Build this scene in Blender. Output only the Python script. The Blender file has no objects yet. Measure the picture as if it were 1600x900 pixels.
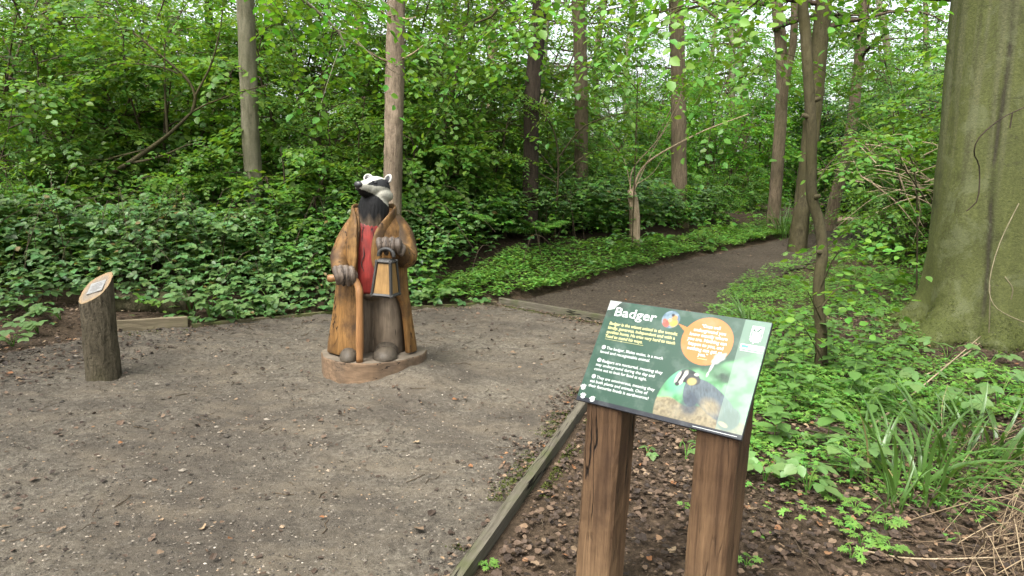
import bpy, bmesh, math
import numpy as np
from mathutils import Matrix, Vector

# ------------------------------------------------------------------ camera, world, sun
SC = bpy.context.scene
COL = SC.collection
FPX = 1070.0
PITCH, ROLL, CAMH = math.radians(9.0), math.radians(1.2), 1.55
FW = np.array([0, math.cos(PITCH), -math.sin(PITCH)])
_u0 = np.array([0, math.sin(PITCH), math.cos(PITCH)])
_r0 = np.array([1.0, 0, 0])
RT = math.cos(ROLL) * _r0 + math.sin(ROLL) * _u0
UP = math.cos(ROLL) * _u0 - math.sin(ROLL) * _r0
cd = bpy.data.cameras.new('camera')
cd.sensor_width = 36.0
cd.lens = FPX / 1600 * 36.0
cd.clip_start = 0.05
cd.clip_end = 2000
cam = bpy.data.objects.new('camera', cd)
COL.objects.link(cam)
cam.matrix_world = Matrix(((RT[0], UP[0], -FW[0], 0), (RT[1], UP[1], -FW[1], 0), (RT[2], UP[2], -FW[2], CAMH), (0, 0, 0, 1)))
SC.camera = cam

SUN_EL, SUN_AZ = math.radians(58), math.radians(215)      # azimuth: compass, 0 = +Y, clockwise
world = bpy.data.worlds.new('World')
SC.world = world
world.use_nodes = True
wn = world.node_tree.nodes
wl = world.node_tree.links
wn.clear()
sky = wn.new('ShaderNodeTexSky')
sky.sky_type = 'NISHITA'
sky.sun_disc = False
sky.sun_elevation = SUN_EL
sky.sun_rotation = SUN_AZ
sky.air_density = 1.0
sky.dust_density = 6.0
sky.ozone_density = 1.0
hs = wn.new('ShaderNodeHueSaturation')
hs.inputs['Saturation'].default_value = 0.3
bg = wn.new('ShaderNodeBackground')
bg.inputs['Strength'].default_value = 0.15
wo = wn.new('ShaderNodeOutputWorld')
wl.new(sky.outputs[0], hs.inputs['Color'])
wl.new(hs.outputs[0], bg.inputs['Color'])
wl.new(bg.outputs[0], wo.inputs['Surface'])
sd = bpy.data.lights.new('sun', 'SUN')
sd.energy = 1.5
sd.angle = math.radians(22)
sd.color = (1.0, 0.97, 0.92)
sun = bpy.data.objects.new('sun', sd)
COL.objects.link(sun)
_sd = Vector((math.sin(SUN_AZ) * math.cos(SUN_EL), math.cos(SUN_AZ) * math.cos(SUN_EL), math.sin(SUN_EL)))
sun.rotation_euler = _sd.to_track_quat('Z', 'Y').to_euler()
sun.location = (0, 0, 20)
SC.view_settings.view_transform = 'Standard'
SC.view_settings.look = 'None'
SC.view_settings.exposure = 1.95
SC.view_settings.gamma = 1.0
SC.cycles.max_bounces = 6
SC.cycles.diffuse_bounces = 4
SC.cycles.glossy_bounces = 2
SC.cycles.transmission_bounces = 4
SC.cycles.transparent_max_bounces = 4
SC.cycles.use_denoising = True
SC.cycles.caustics_reflective = False
SC.cycles.caustics_refractive = False

# ------------------------------------------------------------------ helpers
RNG = np.random.default_rng(7)


def srgb(r, g, b):
    c = np.array([r, g, b], float) / 255.0
    return np.where(c <= 0.04045, c / 12.92, ((c + 0.055) / 1.055) ** 2.4)


def _hash(ix, iy, s):
    h = (ix.astype(np.int64) * 374761393 + iy.astype(np.int64) * 668265263 + s * 974634617) & 0xFFFFFFFF
    h = ((h ^ (h >> 13)) * 1274126177) & 0xFFFFFFFF
    return ((h ^ (h >> 16)) & 0xFFFF) / 65535.0


def vnoise(x, y, sc=1.0, s=0):
    x = np.asarray(x, float) * sc
    y = np.asarray(y, float) * sc
    x, y = np.broadcast_arrays(x, y)
    ix = np.floor(x)
    iy = np.floor(y)
    fx = x - ix
    fy = y - iy
    fx = fx * fx * (3 - 2 * fx)
    fy = fy * fy * (3 - 2 * fy)
    a = _hash(ix, iy, s)
    b = _hash(ix + 1, iy, s)
    c = _hash(ix, iy + 1, s)
    d = _hash(ix + 1, iy + 1, s)
    return (a * (1 - fx) + b * fx) * (1 - fy) + (c * (1 - fx) + d * fx) * fy


def fbm(x, y, sc=1.0, s=0, o=4):
    t = 0
    a = 0.5
    for i in range(o):
        t = t + a * vnoise(x, y, sc, s + i)
        sc *= 2.03
        a *= 0.5
    return t / (1 - 0.5 ** o)


def sstep(a, b, x):
    t = np.clip((np.asarray(x, float) - a) / (b - a), 0, 1)
    return t * t * (3 - 2 * t)


def gz(x, y):
    """terrain height"""
    x = np.asarray(x, float)
    y = np.asarray(y, float)
    z = 0.05 * np.maximum(0, y - 8.6) - 0.02 * np.maximum(0, y - 16) - 0.029 * np.maximum(0, y - 28)
    z = z + 0.05 * (fbm(x, y, 0.35, 3, 3) - 0.5) + 0.018 * (fbm(x, y, 2.0, 5, 3) - 0.5)
    z = z + 0.10 * np.exp(-(((x + 0.72) / 0.34) ** 2 + ((y - 5.1) / 0.36) ** 2))          # soil heaped against the statue base
    z = z + 0.12 * sstep(0.0, 0.5, y - yback(x)) * (x < 0.2)
    z = z + 0.45 * sstep(0.2, 1.7, np.interp(y, [8, 8.75, 9.6, 11, 14, 20], [-9, 0.1, 1.2, 2.5, 4.6, 9.5]) - x) * sstep(8.8, 10.5, y)
    z = z + 0.16 * np.exp(-(((x - 4.65) / 1.0) ** 2 + ((y - 6.9) / 1.0) ** 2))
    return z


_BX = [-30, -4.8, -3.76, -3.26, -2.02, -0.16, 0.3, 30]
_BY = [5.6, 6.25, 6.44, 6.69, 7.58, 8.43, 8.8, 30]


def yback(x):
    return np.interp(x, _BX, _BY)


def ray(px, py):
    return FW + RT * (px - 800) / FPX - UP * (py - 450) / FPX


def G(px, py, dz=0.0):
    """world point where the view ray through that point of the photograph meets the ground"""
    d = ray(px, py)
    t0, t1 = 1.0, 80.0
    for k in range(800):
        t = 1.0 + k * 0.06
        p = np.array([0, 0, CAMH]) + d * t
        if p[2] < float(gz(p[0], p[1])) + dz:
            t1 = t
            t0 = t - 0.06
            break
    for k in range(14):
        t = (t0 + t1) / 2
        p = np.array([0, 0, CAMH]) + d * t
        if p[2] < float(gz(p[0], p[1])) + dz:
            t1 = t
        else:
            t0 = t
    return np.array([0, 0, CAMH]) + d * t1


def W(px, py, y):
    """world point at distance y along +Y"""
    d = ray(px, py)
    return np.array([0, 0, CAMH]) + d * (y / d[1])


def inpoly(x, y, poly):
    x = np.asarray(x)
    y = np.asarray(y)
    r = np.zeros(x.shape, bool)
    n = len(poly)
    for i in range(n):
        x1, y1 = poly[i][:2]
        x2, y2 = poly[(i + 1) % n][:2]
        c = ((y1 > y) != (y2 > y)) & (x < (x2 - x1) * (y - y1) / (y2 - y1 + 1e-12) + x1)
        r ^= c
    return r


def nrm(v):
    v = np.asarray(v, float)
    return v / np.maximum(np.linalg.norm(v, axis=-1, keepdims=True), 1e-9)


class Acc:
    def __init__(s):
        s.v = []
        s.q = []
        s.t = []
        s.c = []
        s.n = 0

    def add(s, v, q=None, t=None, c=None):
        v = np.asarray(v, float).reshape(-1, 3)
        if q is not None and len(q):
            s.q.append(np.asarray(q, np.int64).reshape(-1, 4) + s.n)
        if t is not None and len(t):
            s.t.append(np.asarray(t, np.int64).reshape(-1, 3) + s.n)
        if c is not None:
            c = np.asarray(c, float)
            s.c.append(np.broadcast_to(c, (len(v), 3)))
        s.v.append(v)
        s.n += len(v)
        return s

    def mesh(s, name, mats, smooth=True):
        me = bpy.data.meshes.new(name)
        v = np.concatenate(s.v).astype(np.float32)
        q = np.concatenate(s.q) if s.q else np.zeros((0, 4), np.int64)
        t = np.concatenate(s.t) if s.t else np.zeros((0, 3), np.int64)
        me.vertices.add(len(v))
        me.vertices.foreach_set('co', v.ravel())
        me.loops.add(q.size + t.size)
        me.loops.foreach_set('vertex_index', np.concatenate([q.ravel(), t.ravel()]).astype(np.int32))
        me.polygons.add(len(q) + len(t))
        ls = np.concatenate([np.arange(len(q)) * 4, q.size + np.arange(len(t)) * 3]).astype(np.int32)
        me.polygons.foreach_set('loop_start', ls)
        me.polygons.foreach_set('use_smooth', np.full(len(ls), smooth, bool))
        if s.c:
            a = me.attributes.new('Col', 'FLOAT_COLOR', 'POINT')
            c = np.concatenate(s.c)
            a.data.foreach_set('color', np.concatenate([c, np.ones((len(c), 1))], 1).astype(np.float32).ravel())
        me.update(calc_edges=True)
        for m in (mats if isinstance(mats, (list, tuple)) else [mats]):
            me.materials.append(m)
        return me

    def build(s, name, mats, parent=None, smooth=True, **kw):
        return link(name, s.mesh(name, mats, smooth), parent, **kw)


def link(name, data, parent=None, label=None, cat=None, group=None, kind=None, loc=None):
    o = bpy.data.objects.new(name, data)
    COL.objects.link(o)
    if parent is not None:
        o.parent = parent
    if loc is not None:
        o.location = loc
    if label:
        o['label'] = label
    if cat:
        o['category'] = cat
    if group:
        o['group'] = group
    if kind:
        o['kind'] = kind
    return o


def thing(name, label, cat, loc=(0, 0, 0), rz=0.0, group=None, scale=1.0):
    o = link(name, None, None, label, cat, group)
    o.empty_display_size = 0.1
    o.location = loc
    o.rotation_euler = (0, 0, rz)
    o.scale = (scale,) * 3
    return o


def dup(root, loc, rz=0.0, scale=1.0, label=None, group=None):
    r = root.copy()
    COL.objects.link(r)
    r.location = loc
    r.rotation_euler = (0, 0, rz)
    r.scale = (scale,) * 3
    if label:
        r['label'] = label
    if group:
        r['group'] = group
    for ch in list(root.children):
        c = ch.copy()
        COL.objects.link(c)
        c.parent = r
        for g in list(ch.children):
            d = g.copy()
            COL.objects.link(d)
            d.parent = c
    return r


def tube(acc, pts, rad, n=8, cap=True, c=None, jit=0.0, rng=RNG):
    pts = np.asarray(pts, float)
    m = len(pts)
    rad = np.broadcast_to(np.asarray(rad, float), (m,))
    tg = np.gradient(pts, axis=0)
    tg = nrm(tg)
    ref = np.array([0, 0, 1.0]) if abs(tg[0][2]) < 0.8 else np.array([1.0, 0, 0])
    a = nrm(np.cross(tg[0], ref))
    A = np.zeros((m, 3))
    for i in range(m):
        a = a - tg[i] * (a @ tg[i])
        a = a / (np.linalg.norm(a) + 1e-9)
        A[i] = a
    B = np.cross(tg, A)
    th = np.arange(n) / n * 2 * math.pi
    rr = rad[:, None] * np.ones((m, n))
    if jit:
        rr = rr * (1 + jit * (rng.random((m, n)) - 0.5))
    V = pts[:, None, :] + rr[:, :, None] * (np.cos(th)[None, :, None] * A[:, None, :] + np.sin(th)[None, :, None] * B[:, None, :])
    i = np.arange(m - 1)[:, None] * n
    j = np.arange(n)[None, :]
    k = (j + 1) % n
    Q = np.stack([i + j, i + k, i + n + k, i + n + j], -1).reshape(-1, 4)
    V = V.reshape(-1, 3)
    T = None
    if cap:
        V = np.concatenate([V, pts[[0, -1]]])
        b0 = m * n
        jj = np.arange(n)
        kk = (jj + 1) % n
        T = np.concatenate([np.stack([kk, jj, np.full(n, b0)], -1), np.stack([(m - 1) * n + jj, (m - 1) * n + kk, np.full(n, b0 + 1)], -1)])
    acc.add(V, Q, T, c)


def smooth_path(pts, n=12):
    """Catmull-Rom through the points"""
    p = np.asarray(pts, float)
    p = np.concatenate([[2 * p[0] - p[1]], p, [2 * p[-1] - p[-2]]])
    out = []
    segs = len(p) - 3
    for t in np.linspace(0, segs, n):
        i = min(int(t), segs - 1)
        u = t - i
        a, b, c, d = p[i:i + 4]
        out.append(0.5 * (2 * b + (c - a) * u + (2 * a - 5 * b + 4 * c - d) * u * u + (3 * b - a - 3 * c + d) * u ** 3))
    return np.array(out)


def ellipsoid(acc, c, r, R=None, nu=20, nv=12, col=None):
    u = np.arange(nu) / nu * 2 * math.pi
    v = np.linspace(0, math.pi, nv)
    P = np.stack([np.outer(np.sin(v), np.cos(u)), np.outer(np.sin(v), np.sin(u)), np.outer(np.cos(v), np.ones(nu))], -1).reshape(-1, 3) * np.asarray(r)
    if R is not None:
        P = P @ np.asarray(R).T
    P = P + np.asarray(c)
    i = np.arange(nv - 1)[:, None] * nu
    j = np.arange(nu)[None, :]
    k = (j + 1) % nu
    Q = np.stack([i + j, i + nu + j, i + nu + k, i + k], -1).reshape(-1, 4)
    acc.add(P, Q, None, col)


def box(acc, lo, hi, c=None, R=None, o=None, taper=0.0):
    x0, y0, z0 = lo
    x1, y1, z1 = hi
    V = np.array([[x0, y0, z0], [x1, y0, z0], [x1, y1, z0], [x0, y1, z0], [x0, y0, z1], [x1, y0, z1], [x1, y1, z1], [x0, y1, z1]], float)
    if R is not None:
        V = V @ np.asarray(R).T
    if o is not None:
        V = V + np.asarray(o)
    acc.add(V, [[0, 3, 2, 1], [4, 5, 6, 7], [0, 1, 5, 4], [1, 2, 6, 5], [2, 3, 7, 6], [3, 0, 4, 7]], None, c)


def bevelled_box(name, size, mat, parent=None, bev=0.006, cuts=0, jit=0.0, seed=0, **kw):
    bm = bmesh.new()
    bmesh.ops.create_cube(bm, size=1.0)
    for v in bm.verts:
        v.co = Vector((v.co.x * size[0], v.co.y * size[1], v.co.z * size[2]))
    bmesh.ops.bevel(bm, geom=bm.edges[:], offset=bev, segments=2, affect='EDGES', profile=0.6)
    if cuts:
        ed = [e for e in bm.edges if e.calc_length() > min(0.1, 0.5 * max(size))]
        bmesh.ops.subdivide_edges(bm, edges=ed, cuts=cuts, use_grid_fill=True)
    r = np.random.default_rng(seed)
    if jit:
        for v in bm.verts:
            v.co += Vector(((r.random(3) - 0.5) * jit).tolist())
    me = bpy.data.meshes.new(name)
    bm.to_mesh(me)
    bm.free()
    for p in me.polygons:
        p.use_smooth = False
    me.materials.append(mat)
    return link(name, me, parent, **kw)


def remesh(name, acc, voxel, mat, parent, smooth=6, colfn=None, dispfn=None):
    """union of overlapping closed shapes as one carved surface"""
    me0 = acc.mesh('tmp', [])
    o = bpy.data.objects.new('tmp', me0)
    COL.objects.link(o)
    m = o.modifiers.new('r', 'REMESH')
    m.mode = 'VOXEL'
    m.voxel_size = voxel
    if smooth:
        k = o.modifiers.new('s', 'SMOOTH')
        k.factor = 0.5
        k.iterations = smooth
    dg = bpy.context.evaluated_depsgraph_get()
    me = bpy.data.meshes.new_from_object(o.evaluated_get(dg))
    bpy.data.objects.remove(o)
    bpy.data.meshes.remove(me0)
    me.name = name
    n = len(me.vertices)
    co = np.empty(n * 3, np.float32)
    me.vertices.foreach_get('co', co)
    co = co.reshape(-1, 3).astype(float)
    if dispfn is not None:
        co = dispfn(co)
        me.vertices.foreach_set('co', co.astype(np.float32).ravel())
    if colfn is not None:
        c = colfn(co)
        a = me.attributes.new('Col', 'FLOAT_COLOR', 'POINT')
        a.data.foreach_set('color', np.concatenate([c, np.ones((n, 1))], 1).astype(np.float32).ravel())
    me.polygons.foreach_set('use_smooth', np.ones(len(me.polygons), bool))
    me.materials.clear()
    me.materials.append(mat)
    me.update()
    return link(name, me, parent)


# ------------------------------------------------------------------ materials
class NT:
    def __init__(s, name):
        s.m = bpy.data.materials.new(name)
        s.m.use_nodes = True
        s.t = s.m.node_tree
        s.n = s.t.nodes
        s.n.clear()
        s.out = s.n.new('ShaderNodeOutputMaterial')
        s.p = s.n.new('ShaderNodeBsdfPrincipled')
        s.l(s.p.outputs[0], s.out.inputs[0])

    def l(s, a, b):
        s.t.links.new(a, b)

    def node(s, typ, **kw):
        n = s.n.new(typ)
        for k, v in kw.items():
            setattr(n, k, v)
        return n

    def coord(s, scale=(1, 1, 1), which='Object'):
        tc = s.n.new('ShaderNodeTexCoord')
        mp = s.n.new('ShaderNodeMapping')
        mp.inputs['Scale'].default_value = scale
        s.l(tc.outputs[which], mp.inputs[0])
        return mp.outputs[0]

    def pos(s, scale=(1, 1, 1)):
        g = s.n.new('ShaderNodeNewGeometry')
        mp = s.n.new('ShaderNodeMapping')
        mp.inputs['Scale'].default_value = scale
        s.l(g.outputs['Position'], mp.inputs[0])
        return mp.outputs[0]

    def noise(s, vec, scale, det=6, rough=0.6, dist=0.0):
        n = s.n.new('ShaderNodeTexNoise')
        n.inputs['Scale'].default_value = scale
        n.inputs['Detail'].default_value = det
        n.inputs['Roughness'].default_value = rough
        n.inputs['Distortion'].default_value = dist
        if vec is not None:
            s.l(vec, n.inputs['Vector'])
        return n.outputs['Fac']

    def ramp(s, fac, stops):
        r = s.n.new('ShaderNodeValToRGB')
        el = r.color_ramp.elements
        while len(el) < len(stops):
            el.new(0.5)
        for e, (p, c) in zip(el, stops):
            e.position = p
            e.color = (c, c, c, 1) if isinstance(c, (int, float)) else (*[float(q) for q in c], 1)
        s.l(fac, r.inputs[0])
        return r.outputs[0]

    def mix(s, fac, a, b, typ='MIX'):
        m = s.n.new('ShaderNodeMix')
        m.data_type = 'RGBA'
        m.blend_type = typ
        for sock, v in ((m.inputs[0], fac), (m.inputs[6], a), (m.inputs[7], b)):
            if isinstance(v, bpy.types.NodeSocket):
                s.l(v, sock)
            elif isinstance(v, (int, float)):
                sock.default_value = v if sock == m.inputs[0] else (v, v, v, 1)
            else:
                sock.default_value = (*[float(q) for q in v], 1)
        return m.outputs[2]

    def math(s, op, a, b=0.0):
        m = s.n.new('ShaderNodeMath')
        m.operation = op
        for sock, v in ((m.inputs[0], a), (m.inputs[1], b)):
            if isinstance(v, bpy.types.NodeSocket):
                s.l(v, sock)
            else:
                sock.default_value = v
        return m.outputs[0]

    def attr(s, name='Col'):
        a = s.n.new('ShaderNodeAttribute')
        a.attribute_name = name
        return a.outputs['Color']

    def bump(s, h, strength=0.4, dist=0.01):
        b = s.n.new('ShaderNodeBump')
        b.inputs['Strength'].default_value = strength
        b.inputs['Distance'].default_value = dist
        s.l(h, b.inputs['Height'])
        s.l(b.outputs[0], s.p.inputs['Normal'])

    def fin(s, col=None, rough=0.7, spec=0.3):
        if col is not None:
            if isinstance(col, bpy.types.NodeSocket):
                s.l(col, s.p.inputs['Base Color'])
            else:
                s.p.inputs['Base Color'].default_value = (*[float(q) for q in col], 1)
        if isinstance(rough, bpy.types.NodeSocket):
            s.l(rough, s.p.inputs['Roughness'])
        else:
            s.p.inputs['Roughness'].default_value = rough
        s.p.inputs['Specular IOR Level'].default_value = spec
        return s.m


def leaf_mat(name, c, tc=None, trans=0.35, rough=0.45, spec=0.35, var=0.5, hue=0.025, dead=0.0):
    """leaf: sheen on top, light passes through, every leaf its own tone"""
    t = NT(name)
    g = t.node('ShaderNodeNewGeometry')
    oi = t.node('ShaderNodeObjectInfo')
    rnd = g.outputs['Random Per Island']
    h = t.node('ShaderNodeHueSaturation')
    h.inputs['Color'].default_value = (*c, 1)
    h.inputs['Saturation'].default_value = 1.04
    t.l(t.math('ADD', t.math('MULTIPLY', t.math('FRACT', t.math('MULTIPLY', rnd, 7.13)), 2 * hue), 0.512 - hue * 0.9), h.inputs['Hue'])
    v = t.math('ADD', t.math('MULTIPLY', rnd, var), 1 - var * 0.5)
    v = t.math('MULTIPLY', v, t.math('ADD', t.math('MULTIPLY', oi.outputs['Random'], 0.3), 0.85))
    big = t.noise(t.pos(), 0.9, 2)
    v = t.math('MULTIPLY', v, t.math('ADD', t.math('MULTIPLY', big, 0.8), 0.6))
    t.l(v, h.inputs['Value'])
    col = h.outputs[0]
    if dead:
        f = t.math('LESS_THAN', t.math('FRACT', t.math('MULTIPLY', rnd, 13.7)), dead)
        col = t.mix(f, col, (0.16, 0.12, 0.04))
    t.fin(col, rough, spec)
    tr = t.node('ShaderNodeBsdfTranslucent')
    tcn = t.mix(1.0, col, tc or (1.5, 1.35, 0.6), 'MULTIPLY')
    t.l(tcn, tr.inputs['Color'])
    mx = t.node('ShaderNodeMixShader')
    mx.inputs[0].default_value = trans
    t.l(t.p.outputs[0], mx.inputs[1])
    t.l(tr.outputs[0], mx.inputs[2])
    t.l(mx.outputs[0], t.out.inputs[0])
    return t.m


def bark_mat(name, dark, light, sc=(9, 9, 1.6), green=None, gfac=0.5, bump=0.7, spec=0.15, bscale=3.0):
    t = NT(name)
    n1 = t.noise(t.coord(sc), bscale, 8, 0.65, 0.4)
    n2 = t.noise(t.coord(), 1.3, 4)
    n3 = t.noise(t.coord((1, 1, 1)), 45, 3, 0.7)
    col = t.ramp(n1, [(0.36, dark), (0.6, light)])
    col = t.mix(t.ramp(n3, [(0.35, 0.0), (0.75, 0.45)]), col, [min(1, q * 1.5) for q in light])
    if green is not None:
        f = t.math('MULTIPLY', t.ramp(n2, [(0.35, 0.0), (0.6, 1.0)]), gfac)
        col = t.mix(f, col, green)
    col = t.mix(t.ramp(t.noise(t.coord(), 0.9, 3), [(0.3, 0.65), (0.7, 0.0)]), col, [q * 0.7 for q in dark])
    t.fin(col, 0.85, spec)
    t.bump(t.math('ADD', n1, t.math('MULTIPLY', n3, 0.4)), bump, 0.035)
    return t.m


def wood_mat(name, dark, light, axis=2, chisel=0.0, crack=0.0, fine=1.0, stain=None, sfac=0.5, rough=0.6, spec=0.3, bump=0.35, attr=False, stain_stops=((0.45, 0), (0.7, 1)), stain_scale=5.0):
    t = NT(name)
    s = [26 * fine] * 3
    s[axis] = 1.2 * fine
    n1 = t.noise(t.coord(tuple(s)), 1.6, 6, 0.6, 0.6)
    n2 = t.noise(t.coord(), stain_scale, 5, 0.62)
    n4 = t.noise(t.coord(tuple(q * 3 for q in s)), 1.8, 3, 0.7)
    col = t.ramp(n1, [(0.3, dark), (0.68, light)])
    if attr:
        col = t.mix(1.0, col, t.attr(), 'MULTIPLY')
    if stain is not None:
        f = t.math('MULTIPLY', t.ramp(n2, list(stain_stops)), sfac)
        col = t.mix(f, col, stain)
    col = t.mix(t.ramp(n4, [(0.28, 0.55), (0.42, 0.0)]), col, [q * 0.35 for q in dark])
    t.fin(col, rough, spec)
    h = t.math('ADD', n1, t.math('MULTIPLY', n4, 0.5))
    if chisel:
        vo = t.node('ShaderNodeTexVoronoi')
        s2 = [20.0] * 3
        s2[axis] = 7.0
        t.l(t.coord(tuple(s2)), vo.inputs['Vector'])
        vo.inputs['Scale'].default_value = 1.6
        h = t.math('ADD', h, t.math('MULTIPLY', vo.outputs['Distance'], chisel * 2.5))
        col = t.mix(t.ramp(vo.outputs['Distance'], [(0.45, 0.0), (0.8, 0.35)]), col, [q * 0.5 for q in dark])
        t.l(col, t.p.inputs['Base Color'])
    if crack:
        s3 = [9.0] * 3
        s3[axis] = 0.7
        nc = t.noise(t.coord(tuple(s3)), 1.3, 4, 0.5, 0.3)
        k = t.math('ABSOLUTE', t.math('SUBTRACT', nc, 0.5))
        msk = t.ramp(t.noise(t.coord(), 3.1, 2), [(0.45, 0.0), (0.55, 1.0)])
        f = t.math('MULTIPLY', t.ramp(k, [(0.004, 1.0), (0.012, 0.0)]), msk)
        f = t.math('MULTIPLY', f, crack)
        col = t.mix(f, col, [q * 0.12 for q in dark])
        t.l(col, t.p.inputs['Base Color'])
        h = t.math('SUBTRACT', h, t.math('MULTIPLY', f, 2.0))
    t.bump(h, bump, 0.005)
    return t.m


M = {}
M['leaf_under'] = leaf_mat('leaf_under', (0.104, 0.182, 0.034), trans=0.48, spec=0.33, rough=0.45)
M['leaf_mid'] = leaf_mat('leaf_mid', (0.100, 0.185, 0.034), trans=0.42, spec=0.25)
M['leaf_bright'] = leaf_mat('leaf_bright', (0.095, 0.19, 0.030), trans=0.45, spec=0.2)
M['leaf_dark'] = leaf_mat('leaf_dark', (0.05, 0.10, 0.026), trans=0.25, spec=0.35)
M['leaf_bramble'] = leaf_mat('leaf_bramble', (0.092, 0.158, 0.050), trans=0.34, spec=0.42, rough=0.42, var=0.7, hue=0.03, dead=0.015)
M['leaf_herb'] = leaf_mat('leaf_herb', (0.125, 0.225, 0.048), trans=0.4, spec=0.3, rough=0.5)
M['leaf_fern'] = leaf_mat('leaf_fern', (0.14, 0.25, 0.06), trans=0.5)
M['leaf_grass'] = leaf_mat('leaf_grass', (0.062, 0.125, 0.03), trans=0.35, spec=0.45, rough=0.35, dead=0.06)
M['bark_grey'] = bark_mat('bark_grey', (0.09, 0.083, 0.055), (0.25, 0.225, 0.16), green=(0.11, 0.115, 0.05), gfac=0.45, bump=0.3)
M['bark_brown'] = bark_mat('bark_brown', (0.062, 0.046, 0.031), (0.225, 0.17, 0.112), green=(0.12, 0.11, 0.055), gfac=0.45)
M['bark_dark'] = bark_mat('bark_dark', (0.018, 0.014, 0.01), (0.06, 0.045, 0.032))
M['bark_pine'] = bark_mat('bark_pine', (0.078, 0.058, 0.04), (0.29, 0.225, 0.16), sc=(10, 10, 2.4), green=(0.10, 0.08, 0.05), gfac=0.25, bump=0.6)
M['bark_slender'] = bark_mat('bark_slender', (0.022, 0.019, 0.011), (0.085, 0.072, 0.04), sc=(8, 8, 3), green=(0.06, 0.054, 0.017), gfac=0.7, bump=0.4)
M['twig'] = bark_mat('twig', (0.03, 0.022, 0.014), (0.10, 0.075, 0.048), bump=0.3)
M['pale_twig'] = bark_mat('pale_twig', (0.17, 0.125, 0.075), (0.38, 0.30, 0.2), bump=0.3)
# ------------------------------------------------------------------ ground
def geo_axis(lo, hi, a, b, step, grow=1.13):
    mid = list(np.arange(a, b + 1e-6, step))
    s = step
    x = mid[-1]
    while x < hi:
        s *= grow
        x += s
        mid.append(x)
    s = step
    x = mid[0]
    while x > lo:
        s *= grow
        x -= s
        mid.insert(0, x)
    return np.array(mid)


def grid_acc(xs, ys, zf, mask=None):
    X, Y = np.meshgrid(xs, ys)
    Z = zf(X, Y)
    nx, ny = len(xs), len(ys)
    i = np.arange(ny - 1)[:, None] * nx
    j = np.arange(nx - 1)[None, :]
    Q = np.stack([i + j, i + j + 1, i + nx + j + 1, i + nx + j], -1)
    if mask is not None:
        mx = (X[:-1, :-1] + X[1:, 1:]) / 2
        my = (Y[:-1, :-1] + Y[1:, 1:]) / 2
        Q = Q[mask(mx, my)]
    Q = Q.reshape(-1, 4)
    used, inv = np.unique(Q.ravel(), return_inverse=True)
    V = np.stack([X.ravel(), Y.ravel(), Z.ravel()], -1)[used]
    a = Acc()
    a.add(V, inv.reshape(-1, 4))
    return a


CLEAR = [(-12, 0.2), (-12, 3.2), (-5.2, 5.0), (-4.3, 5.5), (-3.78, 6.42), (-3.26, 6.67), (-2.02, 7.55), (-0.16, 8.40), (1.02, 7.41), (0.60, 5.0), (0.47, 4.51), (-0.15, 2.49), (-0.55, 1.2), (-0.9, 0.2)]
PL = [G(*p) for p in [(783, 474), (820, 468), (900, 451), (1000, 424), (1100, 401), (1180, 385), (1265, 368), (1290, 358)]]
PR = [G(*p) for p in [(1395, 352), (1400, 368), (1330, 390), (1283, 405), (1220, 430), (1190, 445), (1168, 470), (1150, 500), (1110, 545)]]
PATH = [(p[0], p[1]) for p in PL] + [(p[0], p[1]) for p in PR] + [(1.10, 6.2), (1.02, 7.44)]


def wob(x, y, a=0.12):
    return a * (fbm(x, y, 3.0, 11, 3) - 0.5) * 2, a * (fbm(x, y, 3.0, 17, 3) - 0.5) * 2


def in_clear(x, y):
    return inpoly(x, y, CLEAR)


def in_path(x, y):
    dx, dy = wob(x, y)
    return inpoly(x + dx, y + dy, PATH)


t = NT('ground_soil')
n1 = t.noise(t.pos(), 2.2, 6)
n2 = t.noise(t.pos(), 28, 6, 0.7)
n3 = t.noise(t.pos(), 90, 3, 0.7)
c = t.ramp(n2, [(0.3, (0.022, 0.016, 0.011)), (0.55, (0.065, 0.046, 0.03)), (0.75, (0.14, 0.10, 0.065))])
c = t.mix(t.ramp(n1, [(0.4, 0.0), (0.7, 0.6)]), c, (0.035, 0.026, 0.016))
t.fin(c, 0.95, 0.1)
t.bump(t.math('ADD', n2, t.math('MULTIPLY', n3, 0.5)), 0.9, 0.02)
M['ground'] = t.m

t = NT('clearing_grit')
n1 = t.noise(t.pos(), 0.9, 5, 0.6)
n1b = t.noise(t.pos((1.0, 2.4, 1)), 1.6, 5, 0.65, 0.5)
n2 = t.noise(t.pos(), 34, 7, 0.72)
n3 = t.noise(t.pos(), 160, 4, 0.75)
c = t.ramp(n2, [(0.32, (0.045, 0.038, 0.029)), (0.5, (0.115, 0.100, 0.076)), (0.68, (0.20, 0.178, 0.140))])
c = t.mix(t.ramp(n1, [(0.40, 0.0), (0.60, 0.75)]), c, (0.055, 0.046, 0.036))
c = t.mix(t.ramp(n1b, [(0.46, 0.0), (0.66, 0.7)]), c, (0.135, 0.112, 0.080))
c = t.mix(t.ramp(t.noise(t.pos((1, 1.6, 1)), 6.5, 5, 0.65, 0.8), [(0.5, 0.0), (0.68, 0.6)]), c, (0.052, 0.043, 0.033))
c = t.mix(t.ramp(n3, [(0.32, 0.75), (0.46, 0.0)]), c, (0.03, 0.024, 0.019))
c = t.mix(t.ramp(n3, [(0.6, 0.0), (0.72, 0.6)]), c, (0.27, 0.24, 0.195))
t.fin(c, 0.92, 0.18)
t.bump(t.math('ADD', n2, t.math('MULTIPLY', n3, 0.8)), 1.0, 0.014)
M['clearing'] = t.m

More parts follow.
